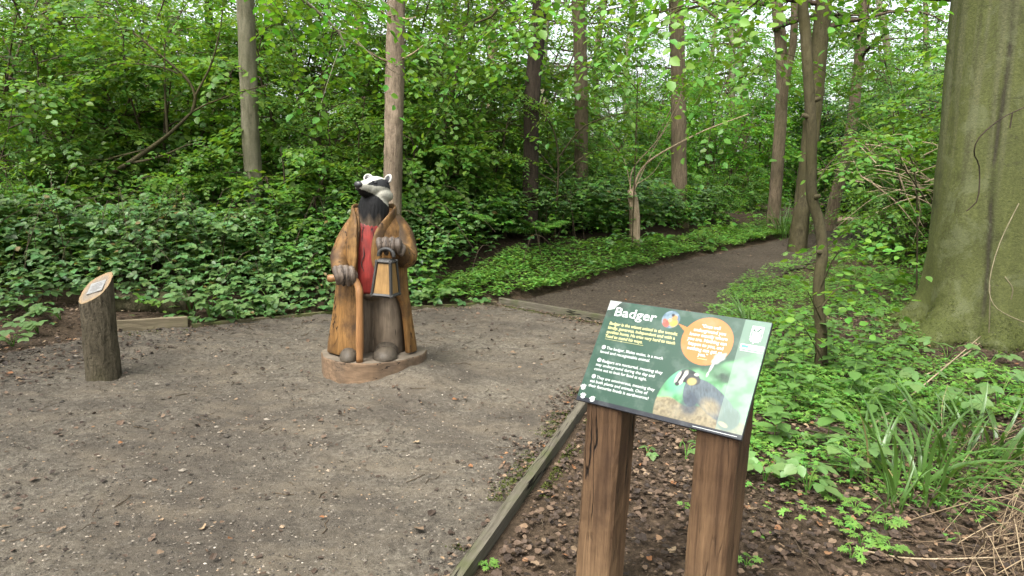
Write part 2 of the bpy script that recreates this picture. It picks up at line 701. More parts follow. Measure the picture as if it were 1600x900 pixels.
t = NT('path_soil')
n1 = t.noise(t.pos(), 1.1, 5)
n2 = t.noise(t.pos(), 30, 7, 0.72)
n3 = t.noise(t.pos(), 120, 4, 0.75)
c = t.ramp(n2, [(0.34, (0.020, 0.016, 0.011)), (0.52, (0.056, 0.044, 0.031)), (0.70, (0.13, 0.108, 0.078))])
c = t.mix(t.ramp(n1, [(0.4, 0.0), (0.65, 0.55)]), c, (0.028, 0.022, 0.015))
c = t.mix(t.ramp(n3, [(0.62, 0.0), (0.74, 0.5)]), c, (0.28, 0.23, 0.17))
t.fin(c, 0.92, 0.15)
t.bump(t.math('ADD', n2, t.math('MULTIPLY', n3, 0.6)), 1.0, 0.016)
M['path'] = t.m

xs = geo_axis(-160, 160, -7, 6, 0.1)
ys = geo_axis(-30, 220, 0.5, 14, 0.1)
grid_acc(xs, ys, lambda x, y: gz(x, y) - 0.004).build('ground', M['ground'], kind='structure', label='brown woodland soil under the trees and undergrowth')


def zclear(x, y):
    e = 0.012
    r = fbm(x, y, 7.0, 31, 4)
    q = fbm(x, y, 30.0, 37, 3)
    return gz(x, y) + e + 0.045 * (r - 0.35) * sstep(0.3, 0.6, r) + 0.022 * (q - 0.4)


xs = np.arange(-7.0, 1.12, 0.03)
ys = np.concatenate([np.arange(0.6, 2.0, 0.06), np.arange(2.0, 5.0, 0.022), np.arange(5.0, 8.5, 0.032)])
grid_acc(xs, ys, zclear, in_clear).build('clearing', M['clearing'], kind='structure', label='trodden grey brown grit clearing in front of the statue')
xs = np.arange(-0.4, 14.5, 0.06)
ys = np.arange(5.8, 20.0, 0.06)
grid_acc(xs, ys, lambda x, y: gz(x, y) + 0.012 + 0.03 * (fbm(x, y, 8, 41, 3) - 0.4), in_path).build('path', M['path'], kind='structure', label='dark earth path winding back between the trees')

# ------------------------------------------------------------------ litter, gravel, twigs, moss
LEAF6 = np.array([[0, 0, 0], [0.30, 0.30, 0.06], [0.26, 0.66, 0.03], [0, 1.0, -0.10], [-0.26, 0.66, 0.03], [-0.30, 0.30, 0.06]])
LEAF6_Q = np.array([[0, 1, 2, 3], [0, 3, 4, 5]])


def leaves(acc, P, D, N, S, wid=1.0, tmpl=LEAF6, Q=LEAF6_Q, T=None, droop=1.0):
    """one leaf per row: P base, D direction, N upper side, S length"""
    P = np.asarray(P, float)
    D = nrm(D)
    X = nrm(np.cross(D, N))
    Z = np.cross(X, D)
    k = len(P)
    S = np.broadcast_to(np.asarray(S, float), (k,))
    t = tmpl * np.array([wid, 1, droop])
    V = P[:, None, :] + S[:, None, None] * (t[None, :, 0:1] * X[:, None, :] + t[None, :, 1:2] * D[:, None, :] + t[None, :, 2:3] * Z[:, None, :])
    off = (np.arange(k) * len(t))[:, None, None]
    acc.add(V.reshape(-1, 3), (off + Q[None]).reshape(-1, 4) if Q is not None else None, (off + T[None]).reshape(-1, 3) if T is not None else None)


def rand_dirs(k, rng, up=0.0, spread=1.0):
    a = rng.random(k) * 2 * math.pi
    return np.stack([np.cos(a), np.sin(a), up + spread * (rng.random(k) - 0.5)], -1)


def up_norm(k, rng, tilt=0.5):
    return nrm(np.stack([rng.normal(0, tilt, k), rng.normal(0, tilt, k), np.ones(k)], -1))


t = NT('dead_leaf')
g = t.node('ShaderNodeNewGeometry')
c = t.ramp(g.outputs['Random Per Island'], [(0.0, (0.018, 0.012, 0.008)), (0.5, (0.046, 0.030, 0.019)), (0.82, (0.088, 0.057, 0.036)), (0.95, (0.16, 0.112, 0.068)), (0.98, (0.15, 0.06, 0.02)), (1.0, (0.25, 0.19, 0.115))])
t.fin(c, 0.7, 0.3)
M['dead_leaf'] = t.m

LIT_R = [(-0.38, 1.6), (-0.08, 2.49), (0.56, 4.51), (1.1, 6.3), (2.2, 8.0), (4.6, 9.0), (6.5, 8.0), (6.0, 4.0), (4.0, 1.6)]
CURL = np.array([[0, 0, 0.0], [0.30, 0.22, 0.07], [0.36, 0.62, 0.10], [0, 1.0, 0.10], [-0.28, 0.7, 0.02], [-0.38, 0.36, 0.09]])


def scatter(n, x0, x1, y0, y1, maskf, rng):
    x = rng.uniform(x0, x1, n)
    y = rng.uniform(y0, y1, n)
    m = maskf(x, y)
    return x[m], y[m]


rng = np.random.default_rng(21)
a = Acc()
x, y = scatter(80000, -0.2, 6.5, 1.6, 9.0, lambda x, y: inpoly(x, y, LIT_R) & ~in_path(x, y) & (rng.random(len(x)) < np.clip(4.2 / y, 0.2, 1)), rng)
x2, y2 = scatter(7000, -7, -3.0, 4.2, 7.2, lambda x, y: (y > yback(x) - 1.9 - (-3.4 - x) * 0.1) & (y < yback(x) + 1.2) & (x < -3.0 + 0.1 * y) & ~((np.abs(x + 3.06) < 0.16) & (np.abs(y - 5.1) < 0.16)) & (rng.random(len(x)) < np.where(x < -3.4, 0.9, 0.4)), rng)
x3, y3 = scatter(2600, -6, 1.0, 1.8, 8.4, lambda x, y: in_clear(x, y) & ~(((x + 1.1) / 0.48) ** 2 + ((y - 5.3) / 0.48) ** 2 < 1) & (rng.random(len(x)) < 0.15 + 0.85 * sstep(0.45, 0.65, fbm(x, y, 0.8, 51, 3))), rng)
x4, y4 = scatter(26000, 0, 14, 6, 19, lambda x, y: in_path(x, y) & (rng.random(len(x)) < 0.15 + 0.6 * fbm(x, y, .9, 57, 3)), rng)
x6, y6 = scatter(9000, -6, 1.0, 1.8, 8.4, lambda x, y: in_clear(x, y) & ~(((x + 1.1) / 0.48) ** 2 + ((y - 5.3) / 0.48) ** 2 < 1) & (rng.random(len(x)) < 0.3 + 0.7 * sstep(0.4, 0.65, fbm(x, y, 1.1, 53, 3))), rng)
ub = rng.random(5200)
pb_ = np.where(rng.random(5200) < .55, 0, np.where(rng.random(5200) < .5, 1, 2))
A_ = np.array([(-0.62, 1.1), (-0.15, 8.40), (-3.2, 6.62)])[pb_]
B_ = np.array([(0.62, 4.86), (1.04, 7.36), (-0.25, 8.36)])[pb_]
d_ = nrm(B_ - A_)
o_ = np.stack([-d_[:, 1], d_[:, 0]], -1) * np.where(pb_ == 0, 1, -1)[:, None]
q_ = A_ + (B_ - A_) * ub[:, None] + o_ * (0.05 + np.abs(rng.normal(0, .12, 5200)))[:, None]
mk = in_clear(q_[:, 0], q_[:, 1]) & (rng.random(5200) < 0.15 + sstep(.42, .6, fbm(q_[:, 0], q_[:, 1], 1.7, 58, 3)))
x6, y6 = np.concatenate([x6, q_[mk, 0]]), np.concatenate([y6, q_[mk, 1]])
nb = len(x6)
x = np.concatenate([x, x2, x3, x4, x6])
y = np.concatenate([y, y2, y3, y4, y6])
k = len(x)
z = np.where(in_clear(x, y), zclear(x, y) + 0.004, gz(x, y) + 0.010) + rng.random(k) * 0.018
S = 0.009 + 0.030 * rng.random(k) ** 1.7 + 0.03 * (rng.random(k) < .05) * rng.random(k)
S[-nb:] = 0.005 + 0.026 * rng.random(nb) ** 2.2


def jagged(seed):
    """torn, curled dead leaf: centre vertex and an uneven rim"""
    r_ = np.random.default_rng(seed)
    m_ = 9
    an = (np.arange(m_) + r_.uniform(-.25, .25, m_)) / m_ * 2 * math.pi
    ra = 0.5 * r_.uniform(0.55, 1.1, m_)
    w_ = r_.uniform(0.5, 0.85)
    px_, py_ = np.sin(an) * ra * w_, np.cos(an) * ra
    cu = r_.uniform(0.1, 0.9)
    pz_ = cu * px_ ** 2 * 1.6 + r_.uniform(-.15, .3) * py_ ** 2 + r_.normal(0, .05, m_)
    v = np.concatenate([[[0, 0, 0]], np.stack([px_, py_, pz_], -1)])
    return v, np.array([[0, 1 + (q + 1) % m_, 1 + q] for q in range(m_)])


kind = rng.integers(0, 6, k)
for q in range(6):
    tv, tt_ = jagged(500 + q)
    m_ = (kind == q) & (S > 0.018)
    n_ = m_.sum()
    leaves(a, np.stack([x, y, z], -1)[m_], rand_dirs(n_, rng, 0, 0.6), up_norm(n_, rng, 0.34), S[m_] * 1.25, 1.0, tv, None, tt_)
m_ = S <= 0.018
n_ = m_.sum()
leaves(a, np.stack([x, y, z], -1)[m_], rand_dirs(n_, rng, 0, 0.5), up_norm(n_, rng, 0.5), S[m_], 0.8, CURL)
a.build('leaf_litter', M['dead_leaf'], kind='stuff', smooth=False, label='brown dead leaves lying over the bare woodland soil', cat='leaf litter')

OCT = np.array([[1, 0, 0], [0, 1, 0], [-1, 0, 0], [0, -1, 0], [0, 0, 0.7], [0, 0, -0.7], ], float)
OCT_T = np.array([[0, 1, 4], [1, 2, 4], [2, 3, 4], [3, 0, 4], [1, 0, 5], [2, 1, 5], [3, 2, 5], [0, 3, 5]])
t = NT('grit_stone')
g = t.node('ShaderNodeNewGeometry')
c = t.ramp(g.outputs['Random Per Island'], [(0.0, (0.022, 0.019, 0.015)), (0.35, (0.055, 0.047, 0.037)), (0.7, (0.12, 0.105, 0.083)), (0.93, (0.19, 0.165, 0.13)), (0.975, (0.20, 0.13, 0.072)), (1.0, (0.32, 0.29, 0.24))])
t.fin(c, 0.8, 0.25)
M['grit'] = t.m
a = Acc()
x, y = scatter(80000, -6.5, 1.0, 1.6, 8.4, lambda x, y: in_clear(x, y) & (rng.random(len(x)) < np.clip(7.5 / (y * y), 0.12, 1.0)), rng)
x5, y5 = scatter(700, -6.5, 1.0, 2.0, 8.4, lambda x, y: in_clear(x, y) & ~(((x + 1.1) / 0.48) ** 2 + ((y - 5.3) / 0.48) ** 2 < 1), rng)
s = np.concatenate([0.0028 + 0.0055 * rng.random(len(x)) ** 1.8, 0.008 + 0.012 * rng.random(len(x5)) ** 3])
x = np.concatenate([x, x5])
y = np.concatenate([y, y5])
k = len(x)
th = rng.random(k) * 6.28
V = OCT[None] * (1 + 0.5 * (rng.random((k, 6, 1)) - 0.5)) * s[:, None, None] * np.array([1.25, 0.9, 0.8])
cth, sth = np.cos(th)[:, None], np.sin(th)[:, None]
V = np.stack([V[..., 0] * cth - V[..., 1] * sth, V[..., 0] * sth + V[..., 1] * cth, V[..., 2]], -1) + np.stack([x, y, zclear(x, y) + s * 0.15], -1)[:, None, :]
a.add(V.reshape(-1, 3), None, ((np.arange(k) * 6)[:, None, None] + OCT_T[None]).reshape(-1, 3))
a.build('gravel', M['grit'], kind='stuff', smooth=False, label='small grey and tan stones scattered on the clearing', cat='gravel')

a = Acc()
x, y = scatter(1500, -6, 5.5, 1.8, 8.8, lambda x, y: ~(((x + 1.1) / 0.5) ** 2 + ((y - 5.3) / 0.5) ** 2 < 1) & (in_clear(x, y) & (rng.random(len(x)) < 0.35) | inpoly(x, y, LIT_R)), rng)
for q in range(len(x)):
    L = rng.uniform(0.03, 0.16) * (1.6 if x[q] > 0.7 else 1)
    an = rng.random() * 6.28
    u = np.linspace(-0.5, 0.5, 4)
    px = x[q] + u * L * math.cos(an) + rng.normal(0, L * 0.05, 4)
    py = y[q] + u * L * math.sin(an) + rng.normal(0, L * 0.05, 4)
    pz = np.where(in_clear(px, py), zclear(px, py), gz(px, py) + 0.015) + 0.004
    tube(a, np.stack([px, py, pz], -1), rng.uniform(0.0012, 0.0032), 4, False)
a.build('fallen_twigs', M['twig'], kind='stuff', label='thin brown twigs strewn over the ground', cat='twigs')

# ------------------------------------------------------------------ timber edging
M['board'] = wood_mat('board', (0.045, 0.039, 0.028), (0.125, 0.112, 0.084), axis=0, stain=(0.055, 0.062, 0.025), sfac=0.8, rough=0.85, spec=0.15, crack=1.0)
M['board_pale'] = wood_mat('board_pale', (0.10, 0.082, 0.05), (0.21, 0.175, 0.115), axis=0, stain=(0.10, 0.095, 0.045), sfac=0.5, rough=0.85, spec=0.15)
M['board_moss'] = wood_mat('board_moss', (0.05, 0.045, 0.025), (0.12, 0.10, 0.06), axis=0, stain=(0.07, 0.09, 0.025), sfac=0.9, rough=0.9, spec=0.1)


def board(label, A, B, top, h, th, mat, seed):
    A = np.array(A, float)
    B = np.array(B, float)
    L = np.linalg.norm(B - A)
    m = (A + B) / 2
    o = bevelled_box('edging_board', (L, th, h), M[mat], bev=0.006, cuts=4, jit=0.006, seed=seed, label=label, cat='edging board', group='timber edging boards round the clearing')
    o.location = (m[0], m[1], float(gz(m[0], m[1])) + top - h / 2)
    o.rotation_euler = (0, math.atan2(-(gz(*B) - gz(*A)), L), math.atan2(B[1] - A[1], B[0] - A[0]))
    return o


board('short pale edging board just behind the bark-covered post', (-3.80, 6.44), (-3.24, 6.71), 0.13, 0.17, 0.045, 'board_pale', 1)
board('dark mossy edging board half hidden by brambles left of the statue', (-3.22, 6.74), (-1.98, 7.62), 0.045, 0.2, 0.045, 'board_moss', 2)
board('mossy edging board along the back of the clearing behind the statue', (-1.95, 7.64), (-0.19, 8.46), 0.045, 0.2, 0.045, 'board_moss', 3)
board('grey edging board crossing the mouth of the earth path', (-0.15, 8.46), (1.08, 7.42), 0.085, 0.2, 0.05, 'board', 4)
board('long weathered edging board with moss running past the sign posts', (-0.62, 1.1), (0.62, 4.86), 0.065, 0.2, 0.048, 'board', 5)
board('edging board mostly hidden behind the information board', (0.625, 4.90), (1.07, 7.38), 0.085, 0.2, 0.055, 'board', 6)

t = NT('moss')
g = t.node('ShaderNodeNewGeometry')
c = t.ramp(g.outputs['Random Per Island'], [(0.0, (0.03, 0.038, 0.010)), (0.6, (0.058, 0.070, 0.016)), (1.0, (0.09, 0.105, 0.026))])
t.fin(c, 0.9, 0.1)
M['moss'] = t.m
a = Acc()
for A, B, off, n, wd in (((-0.62, 1.1), (0.62, 4.86), -0.06, 12000, 0.045), ((-0.62, 1.1), (0.62, 4.86), 0.06, 6000, 0.03), ((-0.15, 8.40), (1.06, 7.36), 0.05, 4000, 0.05), ((-1.95, 7.56), (-0.19, 8.38), 0.03, 1200, 0.06), ((-3.7, 6.38), (-3.2, 6.62), 0.0, 500, 0.08)):
    A = np.array(A)
    B = np.array(B)
    d = nrm(B - A)
    s_ = np.array([d[1], -d[0]])
    u = rng.random(n)
    keep = fbm(u * np.linalg.norm(B - A), u * 0, 2.5, int(off * 100) + 60, 3) > 0.42
    u = u[keep]
    k = len(u)
    p = A + (B - A) * u[:, None] + s_ * (off + np.sign(off + 0.001) * np.abs(rng.normal(0, wd, k)))[:, None]
    z = np.where(in_clear(p[:, 0], p[:, 1]), zclear(p[:, 0], p[:, 1]), gz(p[:, 0], p[:, 1])) - 0.002
    leaves(a, np.column_stack([p, z]), rand_dirs(k, rng, 1.2, 1.0), up_norm(k, rng, 0.8), rng.uniform(0.005, 0.013, k), 0.9)
a.build('moss', M['moss'], kind='stuff', label='green moss growing along the timber edging', cat='moss')
# ------------------------------------------------------------------ plants: generators
def spray_leaves(acc, O, D, L, n, size, rng, wid=1.0, tilt=0.28, droop=0.25, twig=None):
    """flat sprays of alternate leaves; O, D (m,3), L (m,)"""
    O = np.asarray(O, float)
    D = nrm(D)
    m = len(O)
    N = up_norm(m, rng, tilt)
    X = nrm(np.cross(D, N))
    N = np.cross(X, D)
    t = (np.arange(n) + 0.6) / n
    sgn = np.where(np.arange(n) % 2 == 0, 1.0, -1.0)
    P = O[:, None, :] + D[:, None, :] * (L[:, None, None] * t[None, :, None])
    P[..., 2] -= droop * L[:, None] * t[None, :] ** 2
    phi = math.radians(58) * (1 - 0.6 * (np.arange(n) == n - 1)) + rng.normal(0, 0.22, (m, n))
    d = np.cos(phi)[..., None] * D[:, None, :] + (np.sin(phi) * sgn[None, :])[..., None] * X[:, None, :]
    d[..., 2] -= 0.18 + rng.normal(0, 0.16, (m, n))
    nn = N[:, None, :] + rng.normal(0, 0.28, (m, n, 3))
    s = size * rng.uniform(0.65, 1.15, (m, n))
    leaves(acc, P.reshape(-1, 3), d.reshape(-1, 3), nn.reshape(-1, 3), s.ravel(), wid)
    if twig is not None:
        for i in range(m):
            u = np.linspace(0, 1, 4)
            p = O[i] + D[i] * (L[i] * u)[:, None]
            p[:, 2] -= droop * L[i] * u ** 2
            tube(twig, p, [0.004, 0.003, 0.002, 0.001], 3, False)


def branch_curve(o, d, L, droop, n=6, rng=RNG, wig=0.06):
    u = np.linspace(0, 1, n)
    p = np.asarray(o) + np.asarray(d) * (L * u)[:, None]
    p[:, 2] -= droop * L * u ** 2
    p[1:] += rng.normal(0, wig * L * 0.3, (n - 1, 3)) * u[1:, None]
    return p


def limb(wood, leaf, o, az, el, L, r, rng, nsec, size, nl, droop=0.2, wid=1.0, twig=True, start=0.25):
    d = np.array([math.cos(az) * math.cos(el), math.sin(az) * math.cos(el), math.sin(el)])
    p = branch_curve(o, d, L, droop, 7, rng)
    tube(wood, p, np.linspace(r, r * 0.25, 7), 5, False)
    dress(wood, leaf, p, r, rng, nsec, size, nl, wid, start)


def dress(wood, leaf, p, r, rng, nsec, size, nl, wid=1.0, start=0.25, seclen=0.42, droop=0.25, spl=0.42):
    """hang side twigs with leaf sprays on the polyline p"""
    p = np.asarray(p)
    L = np.sum(np.linalg.norm(np.diff(p, axis=0), axis=1))
    n = len(p)
    O, D, LL = [], [], []
    for j in range(nsec):
        u = start + (1 - start) * (j + rng.random() * 0.7) / nsec
        f = min(u, 0.999) * (n - 1)
        i = int(f)
        q = p[i] + (p[i + 1] - p[i]) * (f - i)
        tg = nrm(p[i + 1] - p[i])
        sd = nrm(np.cross(tg, [0, 0, 1.0]) + 1e-6)
        s = 1 if j % 2 else -1
        a = rng.uniform(0.6, 1.15)
        dd = nrm(tg * math.cos(a) + sd * s * math.sin(a) + np.array([0, 0, rng.normal(0.05, 0.25)]))
        sl = L * seclen * (1.15 - 0.6 * u) * rng.uniform(0.6, 1.2)
        c = branch_curve(q, dd, sl, 0.2, 5, rng)
        tube(wood, c, np.linspace(max(r * 0.35, 0.004), 0.003, 5), 3, False)
        m = max(2, int(sl / 0.22))
        for k in range(m):
            v = (k + 0.6) / m
            g = v * 4
            i2 = min(int(g), 3)
            O.append(c[i2] + (c[i2 + 1] - c[i2]) * (g - i2))
            t2 = nrm(c[i2 + 1] - c[i2])
            s2 = nrm(np.cross(t2, [0, 0, 1.0]) + 1e-6) * (1 if k % 2 else -1)
            aa = rng.uniform(0.3, 1.0) if k < m - 1 else 0.0
            D.append(t2 * math.cos(aa) + s2 * math.sin(aa) + np.array([0, 0, rng.normal(0, 0.12)]))
            LL.append(spl * rng.uniform(0.6, 1.25) * size / 0.07)
    O.append(p[-1])
    D.append(p[-1] - p[-2])
    LL.append(spl * size / 0.07)
    spray_leaves(leaf, O, D, np.array(LL), nl, size, rng, wid, droop=droop)


SHW = {100: 0.85, 101: 1.25, 102: 1.0, 103: 0.7, 104: 1.3}


def shrub(seed, H, stems, spread, size, nprim, nsec, nl, lo=0.12, lean=0.35, r0=0.035):
    """many-stemmed leafy shrub, foliage from near the ground to the top"""
    rng = np.random.default_rng(seed)
    wood, leaf = Acc(), Acc()
    for s in range(stems):
        az = 2 * math.pi * (s + rng.random() * 0.6) / stems
        ln = lean * rng.uniform(0.3, 1.2)
        h = H * rng.uniform(0.65, 1.0)
        u = np.linspace(0, 1, 9)
        o = np.array([math.cos(az), math.sin(az), 0]) * 0.15
        p = np.stack([o[0] + math.cos(az) * ln * h * u ** 1.3, o[1] + math.sin(az) * ln * h * u ** 1.3, h * u - 0.1], -1)
        p[1:, :2] += np.cumsum(rng.normal(0, 0.04 * h / 4, (8, 2)), 0)
        tube(wood, p, np.linspace(r0, r0 * 0.2, 9) * rng.uniform(0.7, 1.2), 6, False)
        for b in range(nprim):
            f = (lo + (1 - lo) * (b + rng.random()) / nprim)
            g = min(f, 0.999) * 8
            i = int(g)
            q = p[i] + (p[i + 1] - p[i]) * (g - i)
            L = spread * (1.1 - 0.65 * f) * rng.uniform(0.6, 1.2)
            limb(wood, leaf, q, az + rng.normal(0, 1.1), rng.uniform(0.05, 0.55), L, r0 * 0.35, rng, nsec, size, nl, wid=SHW.get(seed, 1.0))
    return wood, leaf


def crown(seed, H, lo, spread, size, nprim, nsec, nl, r0=0.06):
    """limbs and leaves up a trunk standing at the origin"""
    rng = np.random.default_rng(seed)
    wood, leaf = Acc(), Acc()
    for b in range(nprim):
        f = (b + rng.random()) / nprim
        h = lo + (H - lo) * f
        L = spread * (1.0 - 0.6 * f) * rng.uniform(0.6, 1.2)
        limb(wood, leaf, (0, 0, h), b * 2.399 + rng.normal(0, 0.3), rng.uniform(-0.05, 0.45), L, r0 * (1 - 0.6 * f), rng, nsec, size, nl, 0.18)
    return wood, leaf


# ------------------------------------------------------------------ understory shrubs behind the clearing
VAR = []
for i, (H, st, sp, size, npm, ns, nl) in enumerate([(5.2, 5, 1.7, 0.095, 11, 6, 12), (4.2, 6, 1.5, 0.125, 8, 6, 10), (6.4, 5, 1.9, 0.105, 12, 6, 11), (3.0, 6, 1.2, 0.075, 8, 7, 12), (2.2, 6, 1.0, 0.10, 6, 6, 11)]):
    w, l = shrub(100 + i, H, st, sp, size, npm, ns, nl)
    VAR.append((w.mesh('shrub_stems', M['twig']), l.mesh('shrub_leaves', M['leaf_under']), l.mesh('shrub_leaves', M['leaf_mid']), l.mesh('shrub_leaves', M['leaf_bright']), l.mesh('shrub_leaves', M['leaf_dark'])))


def put_shrub(v, tone, px, y, sc, rot, label, group, dz=0.0, name='understory_shrub', cat='shrub'):
    p = W(px, 300, y)
    o = thing(name, label, cat, (p[0], y, float(gz(p[0], y)) - 0.05 + dz), rot, group, sc)
    link('stems', VAR[v][0], o)
    link('foliage', VAR[v][tone], o)
    return o


rs = np.random.default_rng(5)
LAB = {
    'L': ('leafy green shrub in the thicket behind the bramble bank left of the statue', 'shrubs in the thicket on the left'),
    'M': ('leafy shrub in the thicket between the statue and the path mouth', 'shrubs in the thicket behind the statue'),
    'R': ('leafy shrub growing behind the path to the right of the thicket', 'shrubs beyond the path'),
    'F': ('pale green leafy young tree far back in the wood', 'young trees deep in the wood'),
}
TAB = []
# px, y, variant, tone, scale
for px, y, v, tn, sc in [(-60, 10.6, 0, 1, .95), (60, 10.4, 1, 1, .8), (150, 11.4, 0, 2, .9), (250, 11.0, 1, 1, .85), (330, 12.2, 0, 1, .9), (470, 11.6, 1, 1, .95), (540, 12.4, 0, 1, .9), (690, 11.6, 1, 1, .75),
                         (20, 13.2, 2, 2, .9), (130, 14.0, 0, 1, 1.), (230, 13.4, 2, 1, .8), (300, 14.4, 2, 2, .9), (430, 13.6, 0, 1, 1.0), (500, 14.4, 2, 1, .9), (610, 13.4, 2, 1, .85), (-120, 12.6, 2, 1, .9),
                         (20, 8.8, 4, 1, .8), (120, 9.2, 4, 1, .7), (235, 9.6, 4, 1, .75), (350, 9.8, 4, 1, .7), (455, 9.6, 4, 1, .8), (-80, 8.6, 3, 1, .8), (540, 10.2, 3, 1, .75)]:
    TAB.append((px, y, v, tn, sc, 'L'))
for px, y, v, tn, sc in [(670, 10.4, 4, 1, .9), (740, 11.0, 3, 1, .85), (770, 12.8, 1, 1, .9), (860, 13.6, 3, 1, .8), (910, 12.8, 4, 1, .6), (955, 14.2, 4, 1, .6), (1040, 14.8, 4, 2, .55), (1110, 15.6, 4, 2, .5), (700, 14.8, 2, 1, .9), (800, 15.4, 2, 1, .95), (930, 17.0, 1, 2, .7), (1010, 17.8, 4, 2, .7), (1150, 18.5, 4, 2, .6)]:
    TAB.append((px, y, v, tn, sc, 'M'))
for px, y, v, tn, sc in [(1345, 25.0, 1, 4, 1.3), (1400, 24.0, 2, 4, 1.2), (1455, 14.5, 0, 4, .85), (1440, 12.6, 3, 1, .9), (1460, 15.0, 2, 1, .9), (1560, 12.0, 1, 1, 1.0), (1640, 10.5, 0, 1, .9), (1440, 20.0, 2, 2, .9)]:
    TAB.append((px, y, v, tn, sc, 'R'))
for i in range(38):
    y = rs.uniform(18, 42)
    px = -100 + 1750 * ((i * 0.618034) % 1.0)
    if 960 < px < 1420 and y < 28:
        y += 12
    tn = 3 if px > 880 else (2 if rs.random() < 0.6 else 3)
    TAB.append((px, y, int(rs.choice([0, 1, 2, 2])), tn, rs.uniform(0.9, 1.35), 'F'))
for px, y, v, tn, sc in [(985, 21, 2, 3, .8), (1020, 25, 2, 3, 1.0), (1090, 24, 2, 3, 1.0), (1130, 22, 1, 3, .9), (1180, 25, 2, 3, 1.05), (1240, 27, 2, 3, 1.1), (1330, 24, 2, 3, 1.0)]:
    TAB.append((px, y, v, tn, sc, 'F'))
for px, y, v, tn, sc, r in TAB:
    put_shrub(v, tn, px, y, sc, rs.random() * 6.28, *LAB[r])

# far wood closing the view: leaf sprays in clumps with gaps for the sky
rng = np.random.default_rng(77)
a = Acc()
n = 5200
ang = rng.uniform(-1.0, 1.0, n)
rad = rng.uniform(44, 62, n)
x = rad * np.sin(ang)
y = rad * np.cos(ang)
z = 14 * rng.random(n) ** 1.5
keep = (fbm(ang * 40, z, 0.45, 90, 4) > 0.44 + 0.012 * z) | (z < 1.0)
x, y, z = x[keep], y[keep], z[keep]
O = np.stack([x, y, gz(x, y) + z], -1)
spray_leaves(a, O, rand_dirs(len(x), rng, 0, 0.4), np.full(len(x), 1.3), 12, 0.3, rng)
a.build('far_wood', M['leaf_bright'], kind='stuff', label='pale green foliage of the wood far behind the clearing', cat='wood')


# ------------------------------------------------------------------ trees with trunks one can tell apart
CR = []
for i, (H, lo, sp, size, npm) in enumerate([(11, 4.6, 3.0, 0.10, 22), (10, 4.2, 2.4, 0.09, 18)]):
    w, l = crown(300 + i, H, lo, sp, size, npm, 7, 9)
    CR.append((w.mesh('limbs', M['twig']), l.mesh('crown', M['leaf_mid']), l.mesh('crown', M['leaf_bright'])))


def trunk_tree(label, pts, y, diam, mat, H=10.5, cr=0, tone=1, name='tree', cat='tree', sides=12, ytop=None, taper=0.55, flare=1.35, group=None, crownrot=0.0, ridge=0.3):
    """pts: (px, py) pairs up the stem as seen; stands at distance y"""
    P = [W(px, py, y if ytop is None else y + (ytop - y) * i / (len(pts) - 1)) for i, (px, py) in enumerate(pts)]
    b = P[0].copy()
    d0 = (P[1] - P[0]) / max(P[1][2] - P[0][2], 0.1)
    zb = float(gz(b[0], b[1])) - 0.12
    b = P[0] + d0 * (zb - P[0][2])
    top = P[-1]
    d1 = (P[-1] - P[-2]) / max(P[-1][2] - P[-2][2], 0.1)
    ext = []
    z = top[2]
    while z < H - 1:
        z += 1.5
        ext.append(top + d1 * (z - top[2]) * 0.8 + np.array([0, 0, 0.2 * (z - top[2])]))
    path = np.array([b] + [p for p in P if p[2] > zb + 0.25] + ext)
    q = smooth_path(path, 60)
    h = (q[:, 2] - q[0, 2])
    r = diam / 2 * (1 - (1 - taper) * h / H) * (1 + (flare - 1) * np.exp(-h / 0.35))
    a = Acc()
    rg = np.random.default_rng(int(abs(pts[0][0])) + 3)
    near = y < 15
    if near:
        tt_ = np.linspace(0, 1, 150)
        q2 = np.stack([np.interp(tt_, np.linspace(0, 1, 60), q[:, k_]) for k_ in range(3)], -1)
        r2 = np.interp(tt_, np.linspace(0, 1, 60), r)
        n0 = a.n
        tube(a, q2 - b, r2, 28, True)
        v_ = a.v[-1]
        ax_ = np.repeat(q2 - b, 28, 0)
        rad_ = v_[:150 * 28] - ax_
        an_ = np.tile(np.arange(28) / 28 * 2 * math.pi, 150)
        hh_ = np.repeat(q2[:, 2], 28)
        rough = ridge * (fbm(np.cos(an_) * 3 + np.sin(an_) * 1.7 + 20, hh_ * 0.9 + np.sin(an_) * 3, 2.2, 40 + len(label), 4) - .5)
        knots = sum(0.16 * np.exp(-(((hh_ - kh) / .035) ** 2) - (((an_ - ka + math.pi) % (2 * math.pi) - math.pi) / .32) ** 2) for kh, ka in zip(rg.uniform(.5, 5, 9), rg.uniform(0, 6.28, 9)))
        v_[:150 * 28] = ax_ + rad_ * (1 + rough + knots)[:, None]
    else:
        tube(a, q - b, r, sides, True, jit=0.09, rng=rg)
    o = thing(name, label, cat, b, 0, group)
    a.build('trunk', M[mat], o)
    if cr is not None:
        for nm, me in (('limbs', CR[cr][0]), ('crown', CR[cr][tone])):
            c = link(nm, me, o)
            c.location = (top[0] - b[0], top[1] - b[1], 0)
            c.rotation_euler = (0, 0, crownrot)
    return o, q


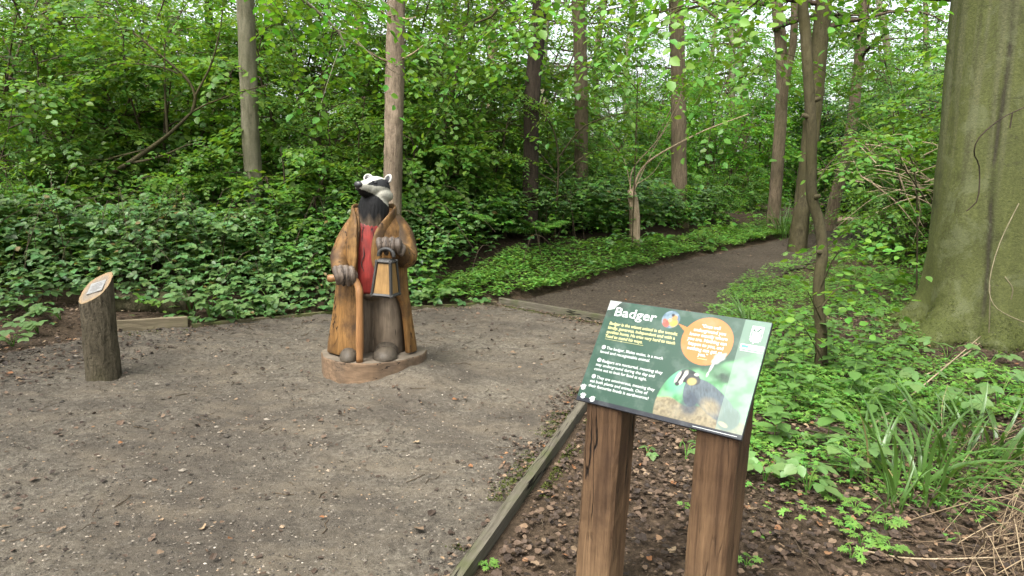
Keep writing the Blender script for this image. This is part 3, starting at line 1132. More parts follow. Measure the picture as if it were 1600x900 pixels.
tp, qp = trunk_tree('straight brown pine trunk rising just behind the statue', [(613, 300), (616, 150), (619, 0)], 8.9, 0.245, 'bark_pine', cr=0, name='pine_tree', cat='tree', flare=1.15, taper=0.75)
a = Acc()
for (p0, p1) in (((628, 92), (662, 70)), ((606, 97), (556, 66)), ((622, 20), (600, 24)), ((612, 26), (597, 18)), ((627, 28), (650, 26))):
    s = W(*p0, 8.85)
    e = W(*p1, 8.6)
    tube(a, smooth_path([s, (s + e) / 2 + np.array([0, 0, -0.02]), e], 6) - np.array(tp.location), np.linspace(0.014, 0.005, 6), 5)
a.build('dead_side_branch', M['pale_twig'], tp)
trunk_tree('smooth grey beech trunk with green algae rising behind the bramble bank', [(398, 300), (391, 200), (384, 0)], 9.5, 0.235, 'bark_grey', cr=1, name='beech_tree', flare=1.15, taper=0.8, crownrot=2)
trunk_tree('dark almost black trunk standing in the thicket right of the statue', [(829, 300), (832, 150), (843, 20)], 10.5, 0.235, 'bark_dark', cr=1, flare=1.1, taper=0.8, crownrot=1)
trunk_tree('brown trunk behind the thicket next to the dark trunk', [(908, 290), (908, 130), (904, 20)], 13.0, 0.25, 'bark_brown', cr=0, tone=2, taper=0.8, crownrot=3)
trunk_tree('reddish brown trunk seen through bright leaves above the dead stub', [(1061, 260), (1060, 120), (1056, 0)], 14.5, 0.31, 'bark_brown', cr=0, tone=2, taper=0.8, crownrot=4)
to, q = trunk_tree('tawny twin-stemmed trunk forking beside the path', [(1211, 310), (1220, 180), (1222, 100), (1213, -10)], 16.5, 0.30, 'bark_brown', cr=0, tone=2, taper=0.7, flare=1.5, crownrot=5)
a = Acc()
tube(a, smooth_path([W(1220, 190, 16.5), W(1229, 120, 16.3), W(1240, 60, 16.3), W(1243, -60, 16.3), W(1250, -240, 16.2)], 16) - np.array(to.location), np.linspace(0.085, 0.08, 16), 10, jit=0.06)
a.build('second_stem', M['bark_brown'], to)
trunk_tree('dark furrowed trunk leaning right behind the slender crooked tree', [(1253, 325), (1270, 180), (1288, 0)], 13.6, 0.31, 'bark_slender', cr=1, taper=0.85, flare=1.3, crownrot=.6)
trunk_tree('thick dark trunk half hidden by leaves at the far left', [(90, 220), (88, 110), (82, 20)], 16.5, 0.62, 'bark_slender', cr=0, crownrot=1.2)
trunk_tree('thin pale trunk beside the thick dark trunk at far left', [(48, 220), (46, 110), (43, 0)], 18.5, 0.25, 'bark_grey', cr=1, tone=2, crownrot=2.2)
trunk_tree('leaning grey trunk between the beech and the pine', [(505, 250), (465, 110), (432, 40)], 14.5, 0.26, 'bark_grey', cr=1, crownrot=3.3)
trunk_tree('slim dark trunk in the thicket right of the leaning dead limb', [(331, 250), (329, 150), (326, 20)], 13.0, 0.16, 'bark_dark', cr=None)
trunk_tree('slim brown trunk between the pine and the dark trunk', [(766, 280), (768, 100), (770, 0)], 19.0, 0.26, 'bark_brown', cr=1, tone=2, crownrot=4.2)
trunk_tree('slim brown trunk right of the crooked tree', [(1305, 310), (1330, 200), (1352, 0)], 17.5, 0.3, 'bark_brown', cr=1, crownrot=5.2)
rs = np.random.default_rng(11)
for i, px in enumerate([5, 165, 285, 560, 690, 735, 868, 945, 985, 1105, 1140, 1165, 1385, 1440]):
    trunk_tree('slim grey trunk far back in the wood among pale leaves', [(px, 290), (px + rs.normal(0, 10), 120), (px + rs.normal(0, 16), 0)], rs.uniform(24, 38), rs.uniform(0.28, 0.5), ['bark_grey', 'bark_brown'][i % 2], cr=i % 2, tone=2, sides=8, group='slim trunks far back in the wood', crownrot=i)

# slender crooked tree in front, its low boughs hanging over the path
b = G(1284, 588)
pts = [b - np.array([0, 0, 0.1])] + [W(px, py, b[1] + dy) for px, py, dy in [(1283, 520, 0), (1279, 450, 0.0), (1285, 395, 0.02), (1280, 350, 0.02), (1268, 300, 0.02), (1268, 220, 0.03), (1265, 150, 0.03), (1259, 60, 0.05), (1253, -20, 0.05), (1248, -200, 0.1), (1240, -420, 0.1)]]
q = smooth_path(pts, 60)
h = q[:, 2]
o = thing('slender_tree', 'slender crooked dark tree standing between the information board and the beech', 'tree', tuple(b))
a = Acc()
tube(a, q - b, 0.045 - 0.002 * h + 0.03 * np.exp(-np.maximum(h, 0) / 0.1), 14, True, jit=0.16)
for zq, an in ((1.0, 2.5), (1.45, 1.2), (2.05, 3.4), (2.2, 0.4)):
    i = int(np.argmin(np.abs(h - zq)))
    c0 = q[i] - b
    tube(a, [c0, c0 + np.array([math.cos(an), -abs(math.sin(an)), 0.25]) * 0.075], [0.03, 0.016], 7)
a.build('trunk', M['bark_slender'], o)
leaf = Acc()
rng = np.random.default_rng(61)
for pl in ([(1256, -60, 5.5), (1190, -40, 5.2), (1110, -5, 4.9), (1030, 20, 4.7)], [(1256, -60, 5.5), (1180, -60, 5.9), (1090, -30, 6.2), (1000, 0, 6.4)], [(1258, -20, 5.5), (1200, -10, 5.8), (1140, 40, 6.1)], [(1258, -80, 5.5), (1330, -50, 5.6), (1400, 0, 5.8)],
           [(1254, -150, 5.5), (1100, -110, 5.3), (950, -60, 5.2), (850, -20, 5.2)]):
    wood = Acc()
    p = smooth_path([W(*k) for k in pl], 9) - b
    tube(wood, p, np.linspace(0.016, 0.005, 9), 5, False)
    dress(wood, leaf, p, 0.012, rng, 9, 0.082, 8, 1.15, 0.2, 0.33, 0.45)
    wood.build('branch', M['bark_slender'], o)
for pl in ([(1282, 450, 5.35), (1305, 400, 5.2), (1330, 385, 5.0)], [(1283, 500, 5.35), (1262, 455, 5.15)], [(1284, 560, 5.35), (1262, 520, 5.2), (1245, 500, 5.1)], [(1284, 480, 5.4), (1310, 450, 5.4), (1345, 445, 5.4)], [(1268, 300, 5.5), (1300, 250, 5.6), (1340, 225, 5.6)]):
    wood = Acc()
    p = smooth_path([W(*k) for k in pl], 6) - b
    tube(wood, p, np.linspace(0.008, 0.003, 6), 4, False)
    dress(wood, leaf, p, 0.006, rng, 3, 0.075, 5, 1.2, 0.3, 0.4, 0.4)
    wood.build('branch', M['bark_slender'], o)
leaf.build('crown', M['leaf_mid'], o)

# tree whose trunk stands out of the frame to the left, boughs reaching in over the clearing
def bough_tree(label, bx, by, boughs, mat, leafmat, size, seed, r=0.14, nsec=8):
    b = np.array([bx, by, float(gz(bx, by))])
    o = thing('tree', label, 'tree', tuple(b))
    a = Acc()
    tube(a, smooth_path([[0, 0, -.1], [0.05, 0.05, 2.5], [0.0, 0.1, 5], [0.1, 0.1, 8]], 20), np.linspace(r, r * 0.5, 20), 12, jit=0.06)
    a.build('trunk', M[mat], o)
    l = Acc()
    rg = np.random.default_rng(seed)
    for zt, pl in boughs:
        w = Acc()
        p = smooth_path([np.array([bx, by, zt])] + [W(*k) for k in pl], 12) - b
        tube(w, p, np.linspace(0.03, 0.006, 12), 5, False)
        dress(w, l, p, 0.014, rg, nsec, size, 8, 1.1, 0.3, 0.30, 0.45)
        w.build('branch', M[mat], o)
    l.build('crown', M[leafmat], o)
    return o


bough_tree('tree hanging bright leafy boughs into the top of the view', -4.9, 4.6, [(3.6, [(200, -190, 5.0), (400, -80, 5.2), (560, -5, 5.4)]), (3.5, [(250, -140, 5.6), (420, -40, 6.0), (520, 40, 6.3), (540, 75, 6.3)]), (3.7, [(300, -120, 5.5), (500, -100, 6.0), (700, -40, 6.5), (820, -10, 6.8)])], 'bark_grey', 'leaf_bright', 0.085, 71)
bough_tree('tree holding leafy boughs over the thicket at the top right', 6.7, 9.6, [(4.2, [(960, -60, 8.6), (880, 10, 8.3), (780, 40, 8.2)]), (4.0, [(1000, -20, 8.8), (950, 60, 8.5)]), (4.4, [(1080, -60, 8.6), (1130, 40, 8.2), (1150, 90, 8.0)]), (4.2, [(900, -30, 9.3), (760, 30, 9.2), (680, 55, 9.0)])], 'bark_slender', 'leaf_mid', 0.09, 72, r=0.12)

# elder with a leaning dead-looking stem at the left
b = W(112, 312, 9.6)
b[2] = float(gz(b[0], b[1]))
o = thing('elder_tree', 'old elder with one long leaning stem over the left brambles', 'tree', tuple(b))
w, l = Acc(), Acc()
rng = np.random.default_rng(81)
for pl, r in (([(112, 312), (170, 275), (235, 232), (275, 200), (300, 175)], 0.045), ([(262, 210), (258, 150), (257, 60)], 0.02), ([(300, 175), (305, 150), (290, 120), (255, 90), (200, 45), (160, 28), (60, 28)], 0.022), ([(290, 120), (250, 105), (180, 100), (100, 120)], 0.014), ([(300, 175), (330, 160), (390, 140), (430, 130)], 0.014), ([(305, 150), (330, 100), (345, 40), (350, -20)], 0.016), ([(235, 232), (200, 240), (150, 250), (90, 240)], 0.012), ([(200, 255), (230, 250), (262, 240), (300, 225), (330, 232)], 0.02)):
    p = smooth_path([W(px, py, 9.6 - 0.0015 * abs(px - 112)) for px, py in pl], 14) - b
    tube(w, p, np.linspace(r, r * 0.35, 14), 7, False, jit=0.15)
    if r < 0.04:
        dress(w, l, p, r, rng, 8, 0.08, 8, 1.0, 0.25, 0.32, 0.42)
w.build('stems', M['bark_slender'], o)
l.build('foliage', M['leaf_under'], o)

# dark young trees with arching stems behind the statue
for nm, lab, px, y, pls, lm, sd in (('sapling', 'sapling with a dark arching stem between the pine and dark trunk', 690, 11.0, [([(690, 290), (697, 190), (712, 120), (728, 40), (735, -10)], .028), ([(705, 150), (725, 90), (735, 60)], .012), ([(700, 180), (680, 120), (650, 60)], .014), ([(712, 120), (770, 100), (820, 110)], .012), ([(697, 200), (760, 190), (830, 200)], .012), ([(697, 210), (640, 200), (660, 170)], .01)], 'leaf_under', 82),
                            ('sapling', 'spreading sapling whose layered dark leaves hang in front of the dark trunk', 860, 10.6, [([(868, 300), (872, 240), (850, 180), (800, 150)], .02), ([(870, 250), (910, 200), (960, 180), (1000, 175)], .016), ([(868, 270), (820, 215), (770, 205), (720, 215)], .014), ([(868, 280), (920, 240), (980, 230)], .012), ([(868, 285), (800, 250), (740, 250)], .012)], 'leaf_under', 83),
                            ('sapling', 'thin upright sapling with sparse leaves left of the forked trunk', 995, 11.6, [([(992, 300), (994, 200), (996, 120), (990, 40)], .014), ([(994, 180), (1030, 140), (1060, 130)], .008), ([(995, 140), (960, 100), (950, 90)], .008)], 'leaf_mid', 84),
                            ('sapling', 'leaning sapling with fresh leaves left of the grey beech', 250, 10.8, [([(250, 290), (256, 200), (262, 100), (250, 20)], .014), ([(256, 200), (320, 170), (380, 175)], .009), ([(258, 150), (200, 120), (150, 125)], .009), ([(254, 240), (330, 235), (400, 250)], .009)], 'leaf_mid', 85),
                            ('sapling', 'sapling with layered leaves just right of the grey beech', 470, 10.2, [([(520, 290), (500, 220), (470, 150), (450, 100)], .018), ([(500, 220), (440, 200), (400, 210)], .01), ([(485, 190), (540, 160), (590, 165)], .01), ([(505, 240), (560, 225), (600, 235)], .01), ([(470, 150), (520, 100), (560, 90)], .01)], 'leaf_under', 86),
                            ('sapling', 'low sapling with broad leaf layers beside the beech trunk', 1440, 8.5, [([(1450, 330), (1430, 270), (1390, 225), (1330, 215)], .012), ([(1445, 310), (1400, 250), (1350, 245), (1310, 260)], .009), ([(1440, 300), (1420, 300), (1380, 330), (1340, 345)], .007)], 'leaf_mid', 87)):
    bb = W(pls[0][0][0][0], pls[0][0][0][1], y)
    bb[2] = float(gz(bb[0], bb[1]))
    o = thing(nm, lab, 'young tree', tuple(bb))
    w, l = Acc(), Acc()
    rng = np.random.default_rng(sd)
    for i, (pl, r) in enumerate(pls):
        P = [W(px, py, y - (0.0 if i == 0 else 0.0016 * abs(px - pl[0][0]))) for px, py in pl]
        if i == 0:
            P = [bb] + P[1:]
        p = smooth_path(P, 12) - bb
        tube(w, p, np.linspace(r, r * 0.3, 12), 6, False, jit=0.1)
        dress(w, l, p, r, rng, 9 if i else 5, 0.085, 8, 1.05, 0.25 if i else 0.5, 0.34, 0.4, 0.36)
    w.build('stems', M['bark_slender'], o)
    l.build('foliage', M[lm], o)

# dead stub with bare branches
b = W(993, 366, 12.0)
b[2] = float(gz(b[0], b[1]))
o = thing('dead_stub', 'pale broken tree stub with bare curving branches beside the ground cover', 'dead tree', tuple(b))
a = Acc()
tube(a, smooth_path([[0, 0, -.1], W(991, 330, 12.0) - b, W(986, 296, 12.0) - b], 8), [0.115, 0.105, 0.1, 0.095, 0.09, 0.09, 0.08, 0.055], 10, jit=0.2)
a.build('stump', M['pale_twig'], o)
a = Acc()
for pl, r in (([(988, 300), (1000, 268), (1022, 246), (1068, 220), (1110, 200), (1170, 178)], 0.02), ([(984, 300), (990, 262), (1030, 215), (1065, 150)], 0.012), ([(990, 300), (1022, 232), (1060, 170)], 0.008), ([(992, 290), (1020, 270), (1040, 240)], 0.007), ([(986, 296), (975, 250), (950, 215)], 0.008)):
    tube(a, smooth_path([W(px, py, 12.0 - 0.002 * (px - 988)) for px, py in pl], 14) - b, np.linspace(r * 1.2, r * 0.35, 14), 6, False, jit=0.12)
a.build('bare_branches', M['pale_twig'], o)

# ------------------------------------------------------------------ big beech at the right
bL = np.array([4.77, 6.85])
bz = float(gz(*bL))
o = thing('beech_tree', 'massive smooth green beech trunk filling the right edge', 'tree', (bL[0], bL[1], bz))
n, m = 220, 200
th = np.arange(n) / n * 2 * math.pi
hh = np.concatenate([np.linspace(-0.25, 0.8, 80), np.linspace(0.82, 9, 120)])
TH, HH = np.meshgrid(th, hh)
cx, cy = np.cos(TH), np.sin(TH)
r = 0.52 - 0.010 * HH + 0.0 * TH
lob = 0.5 + 0.5 * np.cos(5 * TH + 1.35 + 0.25 * HH + 1.5 * fbm(TH, HH, .8, 63, 2))
r = r + 0.05 * np.exp(-np.maximum(HH + 0.1, 0) / 0.20) + 0.022 * lob * np.exp(-np.maximum(HH, 0) / 0.9)
r = r + 0.05 * (fbm(TH * 1.5, HH, 1.0, 7, 4) - 0.5) + 0.006 * (fbm(TH * 9, HH * 1.2, 3, 9, 3) - 0.5)
for ra, rw, rm, rh in ((3.62, 0.20, 0.52, 0.16), (4.35, 0.16, 0.22, 0.16), (5.05, 0.2, 0.30, 0.15), (2.75, 0.2, 0.35, 0.15), (1.4, 0.2, 0.3, 0.15), (0.3, 0.2, 0.3, 0.15)):
    dr = (TH - ra + math.pi) % (2 * math.pi) - math.pi
    wd = rw * (1 + 0.5 * np.exp(-np.maximum(HH, 0) / .3))
    hp_ = np.maximum(HH + 0.02, 0)
    r = r + rm * np.exp(-(dr / wd) ** 2) * (0.86 * np.exp(-hp_ / rh) + 0.14 * np.exp(-hp_ / (rh * 2.2)))
ax = -0.03 * HH
crk = -2.16 + 0.03 * np.sin(3 * HH) + 0.018 * (vnoise(HH, HH * 0, 9, 4) - 0.5)
dth = (TH - (crk % (2 * math.pi)) + math.pi) % (2 * math.pi) - math.pi
cw = np.exp(-(dth / 0.03) ** 2) * sstep(0.5, 0.62, fbm(HH, HH * 0 + 3.3, 2.1, 12, 3) + 0.2) * (HH > 0.2) * (HH < 2.7)
r = r - 0.02 * cw
ring = sum(np.exp(-((HH - h0 - 0.02 * np.sin(TH * 3 + h0 * 9)) / 0.010) ** 2) * (0.4 + 0.6 * vnoise(TH, TH * 0 + h0, 4, 3)) for h0 in (1.22, 1.52, 2.18, 2.9, 3.2, 0.95))
ring = ring * sstep(0.45, 0.6, fbm(TH * 3, HH * 2, 1.4, 83, 3))
r = r - 0.004 * ring
V = np.stack([ax + cx * r, cy * r, HH], -1).reshape(-1, 3)
green = np.array([0.068, 0.076, 0.022])
grey = np.array([0.094, 0.094, 0.048])
dk = np.array([0.035, 0.032, 0.018])
st = fbm(TH * 7, HH * 0.35, 1.5, 21, 4)
C = green + (grey - green) * (sstep(0.45, 0.68, st) * sstep(0.6, 2.4, HH) * 0.65)[..., None]
C = C * (0.78 + 0.45 * fbm(TH * 4, HH * 1.5, 2.2, 25, 4))[..., None]
wet = 0.5 * sstep(0.56, 0.72, fbm(TH * 6, HH * 0.18, 1.1, 28, 3))
C = C * (1 - 0.35 * wet)[..., None]
C = C * (1 - 0.45 * np.clip(ring, 0, 1))[..., None]
wetline = np.exp(-(dth / 0.05) ** 2) * (0.35 + 0.5 * vnoise(HH, HH * 0, 4, 8))
C = C * (1 - 0.6 * np.clip(wetline, 0, 1))[..., None]
C = C + (dk - C) * np.clip(cw * 1.2, 0, 1)[..., None]
mossy = np.exp(-np.maximum(HH, 0) / 0.20) * sstep(0.35, 0.6, fbm(TH * 3, HH * 3, 1.5, 33, 3) + 0.12)
mossy = np.maximum(mossy, sstep(0.62, 0.8, r) * (HH < 0.6) * 0.95)
C = C + (np.array([0.045, 0.054, 0.011]) - C) * np.clip(mossy, 0, 1)[..., None]
i = np.arange(m - 1)[:, None] * n
j = np.arange(n)[None, :]
Q = np.stack([i + j, i + (j + 1) % n, i + n + (j + 1) % n, i + n + j], -1).reshape(-1, 4)
t = NT('beech_bark')
c = t.attr()
n1 = t.noise(t.coord((5, 5, 5)), 9, 6, 0.7)
n2 = t.noise(t.coord((14, 14, 40)), 4, 3, 0.6)
c = t.mix(1.0, c, t.ramp(n1, [(0.3, 0.62), (0.55, 1.0), (0.75, 1.4)]), 'MULTIPLY')
sp = t.node('ShaderNodeTexVoronoi')
t.l(t.coord((1, 1, 1.6)), sp.inputs['Vector'])
sp.inputs['Scale'].default_value = 34
c = t.mix(t.ramp(sp.outputs['Distance'], [(0.06, 0.45), (0.14, 0.0)]), c, (0.17, 0.165, 0.09))
sp2 = t.node('ShaderNodeTexVoronoi')
t.l(t.coord((1, 1, 2.2)), sp2.inputs['Vector'])
sp2.inputs['Scale'].default_value = 7
c = t.mix(t.ramp(sp2.outputs['Distance'], [(0.05, 0.85), (0.10, 0.0)]), c, (0.03, 0.028, 0.016))
c = t.mix(t.ramp(t.noise(t.coord((1, 1, .8)), 3.4, 6, 0.7, 0.5), [(0.54, 0.0), (0.62, 0.5)]), c, (0.105, 0.115, 0.058))
c = t.mix(t.ramp(t.noise(t.coord((1, 1, 1.3)), 5.5, 6, 0.7, 0.8), [(0.58, 0.0), (0.66, 0.55)]), c, (0.032, 0.034, 0.014))
t.fin(c, 0.75, 0.22)
t.bump(t.math('ADD', n1, n2), 0.7, 0.01)
M['beech_bark'] = t.m
a = Acc()
a.add(V, Q, None, C.reshape(-1, 3))
a.build('trunk', M['beech_bark'], o)
w, l = Acc(), Acc()
rng = np.random.default_rng(91)
for zt, az, el, L in ((4.2, 2.6, 0.1, 3.0), (4.8, 3.6, 0.2, 3.4), (5.4, 1.6, 0.2, 3.0), (6, 4.6, 0.3, 2.6), (6.6, 3.0, 0.3, 3.4), (7.2, 2.1, 0.4, 3.0), (7.6, 4.2, .4, 2.6)):
    limb(w, l, (-0.03 * zt, 0, zt), az, el, L, 0.07, rng, 9, 0.085, 8)
w.build('limbs', M['bark_grey'], o)
l.build('crown', M['leaf_mid'], o)
# moss growing over the roots
a = Acc()
VV = V.reshape(m, n, 3)
rr_ = np.hypot(VV[..., 0], VV[..., 1])
cand = np.argwhere((rr_ > 0.60) & (VV[..., 2] > -0.08) & (VV[..., 2] < 0.5))
pick = cand[rng.integers(0, len(cand), 12000)]
pp = VV[pick[:, 0], pick[:, 1]] + rng.normal(0, 0.012, (len(pick), 3))
leaves(a, pp, rand_dirs(len(pp), rng, 0.5, 1.2), up_norm(len(pp), rng, 0.8), rng.uniform(0.006, 0.016, len(pp)), 0.8)
mr = a.build('root_moss', M['moss'], o)
mr['kind'] = 'stuff'
M['dry_creeper'] = bark_mat('dry_creeper', (0.10, 0.085, 0.05), (0.22, 0.19, 0.12), bump=0.3)
# hanging dead stems on the beech
for lab, pls, r, mt in (('thin pale dead stem curving down in front of the beech bark', [[(1592, 318, 6.0), (1562, 380, 5.9), (1546, 440, 5.8), (1552, 475, 5.7), (1580, 495, 5.6), (1625, 512, 5.5)], [(1547, 445, 5.8), (1546, 500, 5.8), (1545, 520, 5.8)], [(1570, 432, 5.75), (1582, 450, 5.7), (1580, 468, 5.7)]], 0.0045, 'dry_creeper'),
                        ('dark curved creeper stem clinging to the beech bark', [[(1600, 168, 6.15), (1565, 185, 6.1), (1530, 215, 6.05), (1522, 240, 6.1), (1530, 260, 6.15), (1528, 310, 6.15), (1510, 330, 6.2)], [(1582, 176, 6.1), (1578, 200, 6.1)]], 0.0055, 'bark_dark')):
    oo = thing('creeper_stem', lab, 'creeper', tuple(W(*pls[0][-1])))
    a = Acc()
    for pl in pls:
        tube(a, smooth_path([W(*k) for k in pl], 16) - np.array(oo.location), r, 5, False, jit=0.3)
    a.build('stem', M[mt], oo)

# trees standing behind and beside the viewer: their crowns close most of the sky over the clearing
for i, (x, y, h, k, r) in enumerate([(-6.2, 1.0, 12, 0, 1.0), (3.9, 1.2, 12, 0, 2.0), (-1.5, -3.2, 12, 1, 3.0), (5.5, -3.5, 12, 0, 4.2), (-5.5, -4.8, 12, 0, 5.1), (-7.0, 5.2, 12, 1, 0.4)]):
    b = np.array([x, y, float(gz(x, y)) - 0.1])
    o = thing('beech_tree', 'tall beech standing beside or behind the viewpoint with its crown over the clearing', 'tree', tuple(b), r, 'trees round the viewpoint')
    a = Acc()
    tube(a, smooth_path([[0, 0, 0], [0.05, 0, 3], [0, 0.1, 7], [0.1, 0, 11]], 20), np.linspace(0.28, 0.1, 20), 12, jit=0.06)
    a.build('trunk', M['bark_grey'], o)
    link('limbs', CR[k][0], o)
    c = link('crown', CR[k][1], o)
# ------------------------------------------------------------------ ground plants
def bank_h(x, y):
    """height of the bramble canopy above the soil"""
    d = np.minimum(y - np.minimum(yback(x), 9.2), 1.0 + 3 * np.maximum(0, np.interp(y, [8, 8.75, 9.6, 11, 14, 20], [0.0, 0.1, 1.2, 2.5, 4.6, 9.5]) - x))
    h = 0.84 * sstep(0.0, 1.7, d) * (0.55 + 0.9 * fbm(x, y, 0.75, 71, 3)) + 0.10
    return h * (0.7 + 0.5 * fbm(x, y, 2.6, 75, 2))


HERB_L = [G(*p)[:2] for p in [(655, 484), (720, 478), (783, 472), (820, 464), (900, 449), (1000, 421), (1100, 398), (1190, 380), (1262, 366), (1255, 350), (1190, 352), (1100, 368), (1000, 385), (900, 392), (830, 402), (750, 425), (690, 452)]]
HERB_R = [G(*p)[:2] for p in [(1170, 560), (1158, 500), (1176, 468), (1200, 444), (1292, 406), (1340, 391), (1410, 372), (1470, 375), (1475, 480), (1440, 560), (1500, 575), (1640, 610), (1640, 660), (1420, 665), (1190, 668), (1178, 620)]]


def trefoil_dirs(k, rng):
    return rand_dirs(k, rng, -0.05, 0.5)


def trefoils(acc, P, D, N, S, wid=1.25):
    """leaf of three leaflets at the end of its stalk"""
    D = nrm(D)
    X = nrm(np.cross(D, N))
    leaves(acc, P + D * 0.15 * S[:, None], D - np.array([0, 0, 0.15]), N, S, wid)
    for s in (-1, 1):
        leaves(acc, P, D * 0.42 + X * s * 0.9 - np.array([0, 0, 0.12]), N, S * 0.82, wid)


rng = np.random.default_rng(31)
for nm, n, x0, x1, y0, y1, lab in (('bramble_undergrowth', 64000, -9, 7.5, 6.2, 15.5, 'dense bank of bramble leaves rising behind the clearing edge'),):
    a = Acc()
    x, y = scatter(n, x0, x1, y0, y1, lambda x, y: (y > yback(x) + 0.02 + 0.5 * sstep(-3.6, -4.6, x) * fbm(x, y, 1.2, 5, 2)) & ~in_path(x, y) & ~inpoly(x, y, HERB_L) & (x < np.interp(y, [8, 8.75, 9.6, 11, 14, 20], [-.3, -.2, 0.9, 2.1, 4.2, 9])) & (rng.random(len(x)) < np.clip(9.5 / y, 0, 1)) & ((fbm(x, y, 1.1, 79, 3) > 0.24) | (x > -1.3)), rng)
    x_, y_ = x, y
    k = len(x)
    # fewer on the bare litter left of the bark post
    keep = ~((x < -3.6) & (y < yback(x) + 0.45) & (rng.random(k) < 0.7)) & ~((x > -3.9) & (x < -3.1) & (y < yback(x) + 0.5) & (rng.random(k) < 0.6))
    x, y = x[keep], y[keep]
    k = len(x)
    hh = bank_h(x, y) * (1 - 0.75 * rng.random(k) ** 2.2)
    P = np.stack([x, y, gz(x, y) + hh], -1)
    D = rand_dirs(k, rng, -0.02, 0.45)
    D[:, 1] -= 0.35
    N = nrm(np.stack([rng.normal(0, 0.28, k), rng.normal(-0.22, 0.28, k), np.ones(k)], -1))
    trefoils(a, P, D, N, 0.045 + 0.068 * rng.random(k) ** 1.6, 1.2)
    a.build(nm, M['leaf_bramble'], kind='stuff', label=lab, cat='brambles')

# taller mixed leaves over the bank between statue and path
a = Acc()
x, y = scatter(30000, -9, 6.0, 6.8, 14.5, lambda x, y: (y > yback(x) + 0.3) & ((x > -1.4) | (fbm(x, y, .8, 93, 3) > .52)) & ~in_path(x, y) & ~inpoly(x, y, HERB_L) & (x < np.interp(y, [8, 8.75, 9.6, 11, 14, 20], [-.3, -.2, 0.9, 2.1, 4.2, 9])), rng)
k = len(x)
P = np.stack([x, y, gz(x, y) + bank_h(x, y) * rng.uniform(.35, 1.15, k)], -1)
D = rand_dirs(k, rng, -0.02, 0.5)
D[:, 1] -= 0.3
trefoils(a, P, D, nrm(np.stack([rng.normal(0, .3, k), rng.normal(-.3, .3, k), np.ones(k)], -1)), rng.uniform(.05, .10, k), 1.1)
a.build('bank_undergrowth', M['leaf_mid'], kind='stuff', label='mixed green leaves covering the bank between the statue and the path', cat='undergrowth')

# arching bramble stems and bare sticks in the bank
a = Acc()
for i in range(150):
    x = rng.uniform(-8, 1.2)
    y = yback(x) + rng.uniform(0.3, 4.0)
    if in_path(np.array([x]), np.array([y]))[0]:
        continue
    h = float(bank_h(x, y))
    an = rng.random() * 6.28
    L = rng.uniform(0.5, 1.3)
    z0 = float(gz(x, y))
    p = smooth_path([[x, y, z0], [x + math.cos(an) * L * .3, y + math.sin(an) * L * .3, z0 + h + rng.uniform(.05, .25)], [x + math.cos(an) * L, y + math.sin(an) * L, z0 + h * rng.uniform(.4, .9)]], 9)
    tube(a, p, np.linspace(0.005, 0.002, 9), 4, False)
a.build('bramble_stems', M['twig'], kind='stuff', label='thin arching bramble stems among the leaves', cat='brambles')

# lobed herb leaf (ground elder, herb robert): five toothed lobes
def lobed(lobes=5, depth=0.45):
    v = [[0, 0, 0]]
    for i in range(lobes):
        an = math.radians(-95 + 190 * i / (lobes - 1))
        L = 1.0 - 0.28 * abs(i - (lobes - 1) / 2) / ((lobes - 1) / 2)
        w = math.radians(190 / (lobes - 1) * 0.36)
        for da, r, z in ((-w, L * 0.62, 0.03), (0, L, -0.06), (w, L * 0.62, 0.03)):
            v.append([math.sin(an + da) * r, math.cos(an + da) * r, z])
        if i < lobes - 1:
            am = an + math.radians(190 / (lobes - 1) / 2)
            v.append([math.sin(am) * depth * L, math.cos(am) * depth * L, -0.02])
    v = np.array(v)
    T = np.array([[0, k + 1, k] for k in range(1, len(v) - 1)])
    return v, T


LOB, LOB_T = lobed()


def herbs(acc, x, y, z, hs, S, rng, per=3, tilt=0.3):
    k = len(x)
    for j in range(per):
        D = rand_dirs(k, rng, 0.05, 0.4)
        P = np.stack([x, y, z + hs * rng.uniform(0.55, 1.0, k)], -1) + D * np.array([1, 1, 0]) * (S * 0.9)[:, None]
        leaves(acc, P, D, up_norm(k, rng, tilt), S * rng.uniform(0.7, 1.1, k), 1.0, LOB, None, LOB_T)


a = Acc()
n = 75000
HP = np.array(HERB_L)
x, y = scatter(n, HP[:, 0].min(), HP[:, 0].max(), HP[:, 1].min(), HP[:, 1].max(), lambda x, y: inpoly(x + wob(x, y, .1)[0], y + wob(x, y, .1)[1], HERB_L) & ~in_clear(x, y) & (rng.random(len(x)) < np.clip(11 / y, 0, 1)), rng)
hs = 0.06 + 0.26 * fbm(x, y, 1.3, 14, 3)
herbs(a, x, y, gz(x, y), hs, rng.uniform(0.03, 0.055, len(x)), rng, 3)
a.build('herb_carpet', M['leaf_herb'], kind='stuff', label='pale green low herbs in a strip along the left side of the path', cat='ground cover')
a = Acc()
HP = np.array(HERB_R)
def rmask(x, y):
    q = (inpoly(x + wob(x, y, .15)[0], y + wob(x, y, .15)[1], HERB_R) | inpoly(x + .35, y - .15, HERB_R)) & ~in_path(x + 0.38, y - 0.18)
    bare = sstep(0.46, 0.60, fbm(x, y, 1.2, 19, 3)) * 0.8
    bare = np.maximum(bare, 0.95 * np.exp(-(((x - 3.75) / 0.62) ** 2 + ((y - 7.3) / 1.1) ** 2)))
    rt = np.hypot(x - 4.62, y - 6.85) < 0.55
    return q & (rng.random(len(x)) > bare) & ~rt
x, y = scatter(64000, HP[:, 0].min() - .4, HP[:, 0].max(), HP[:, 1].min(), HP[:, 1].max(), rmask, rng)
kp = rng.random(len(x)) < np.clip(7.0 / y, 0, 1)
x, y = x[kp], y[kp]
hs = 0.04 + 0.18 * fbm(x, y, 1.5, 24, 3)
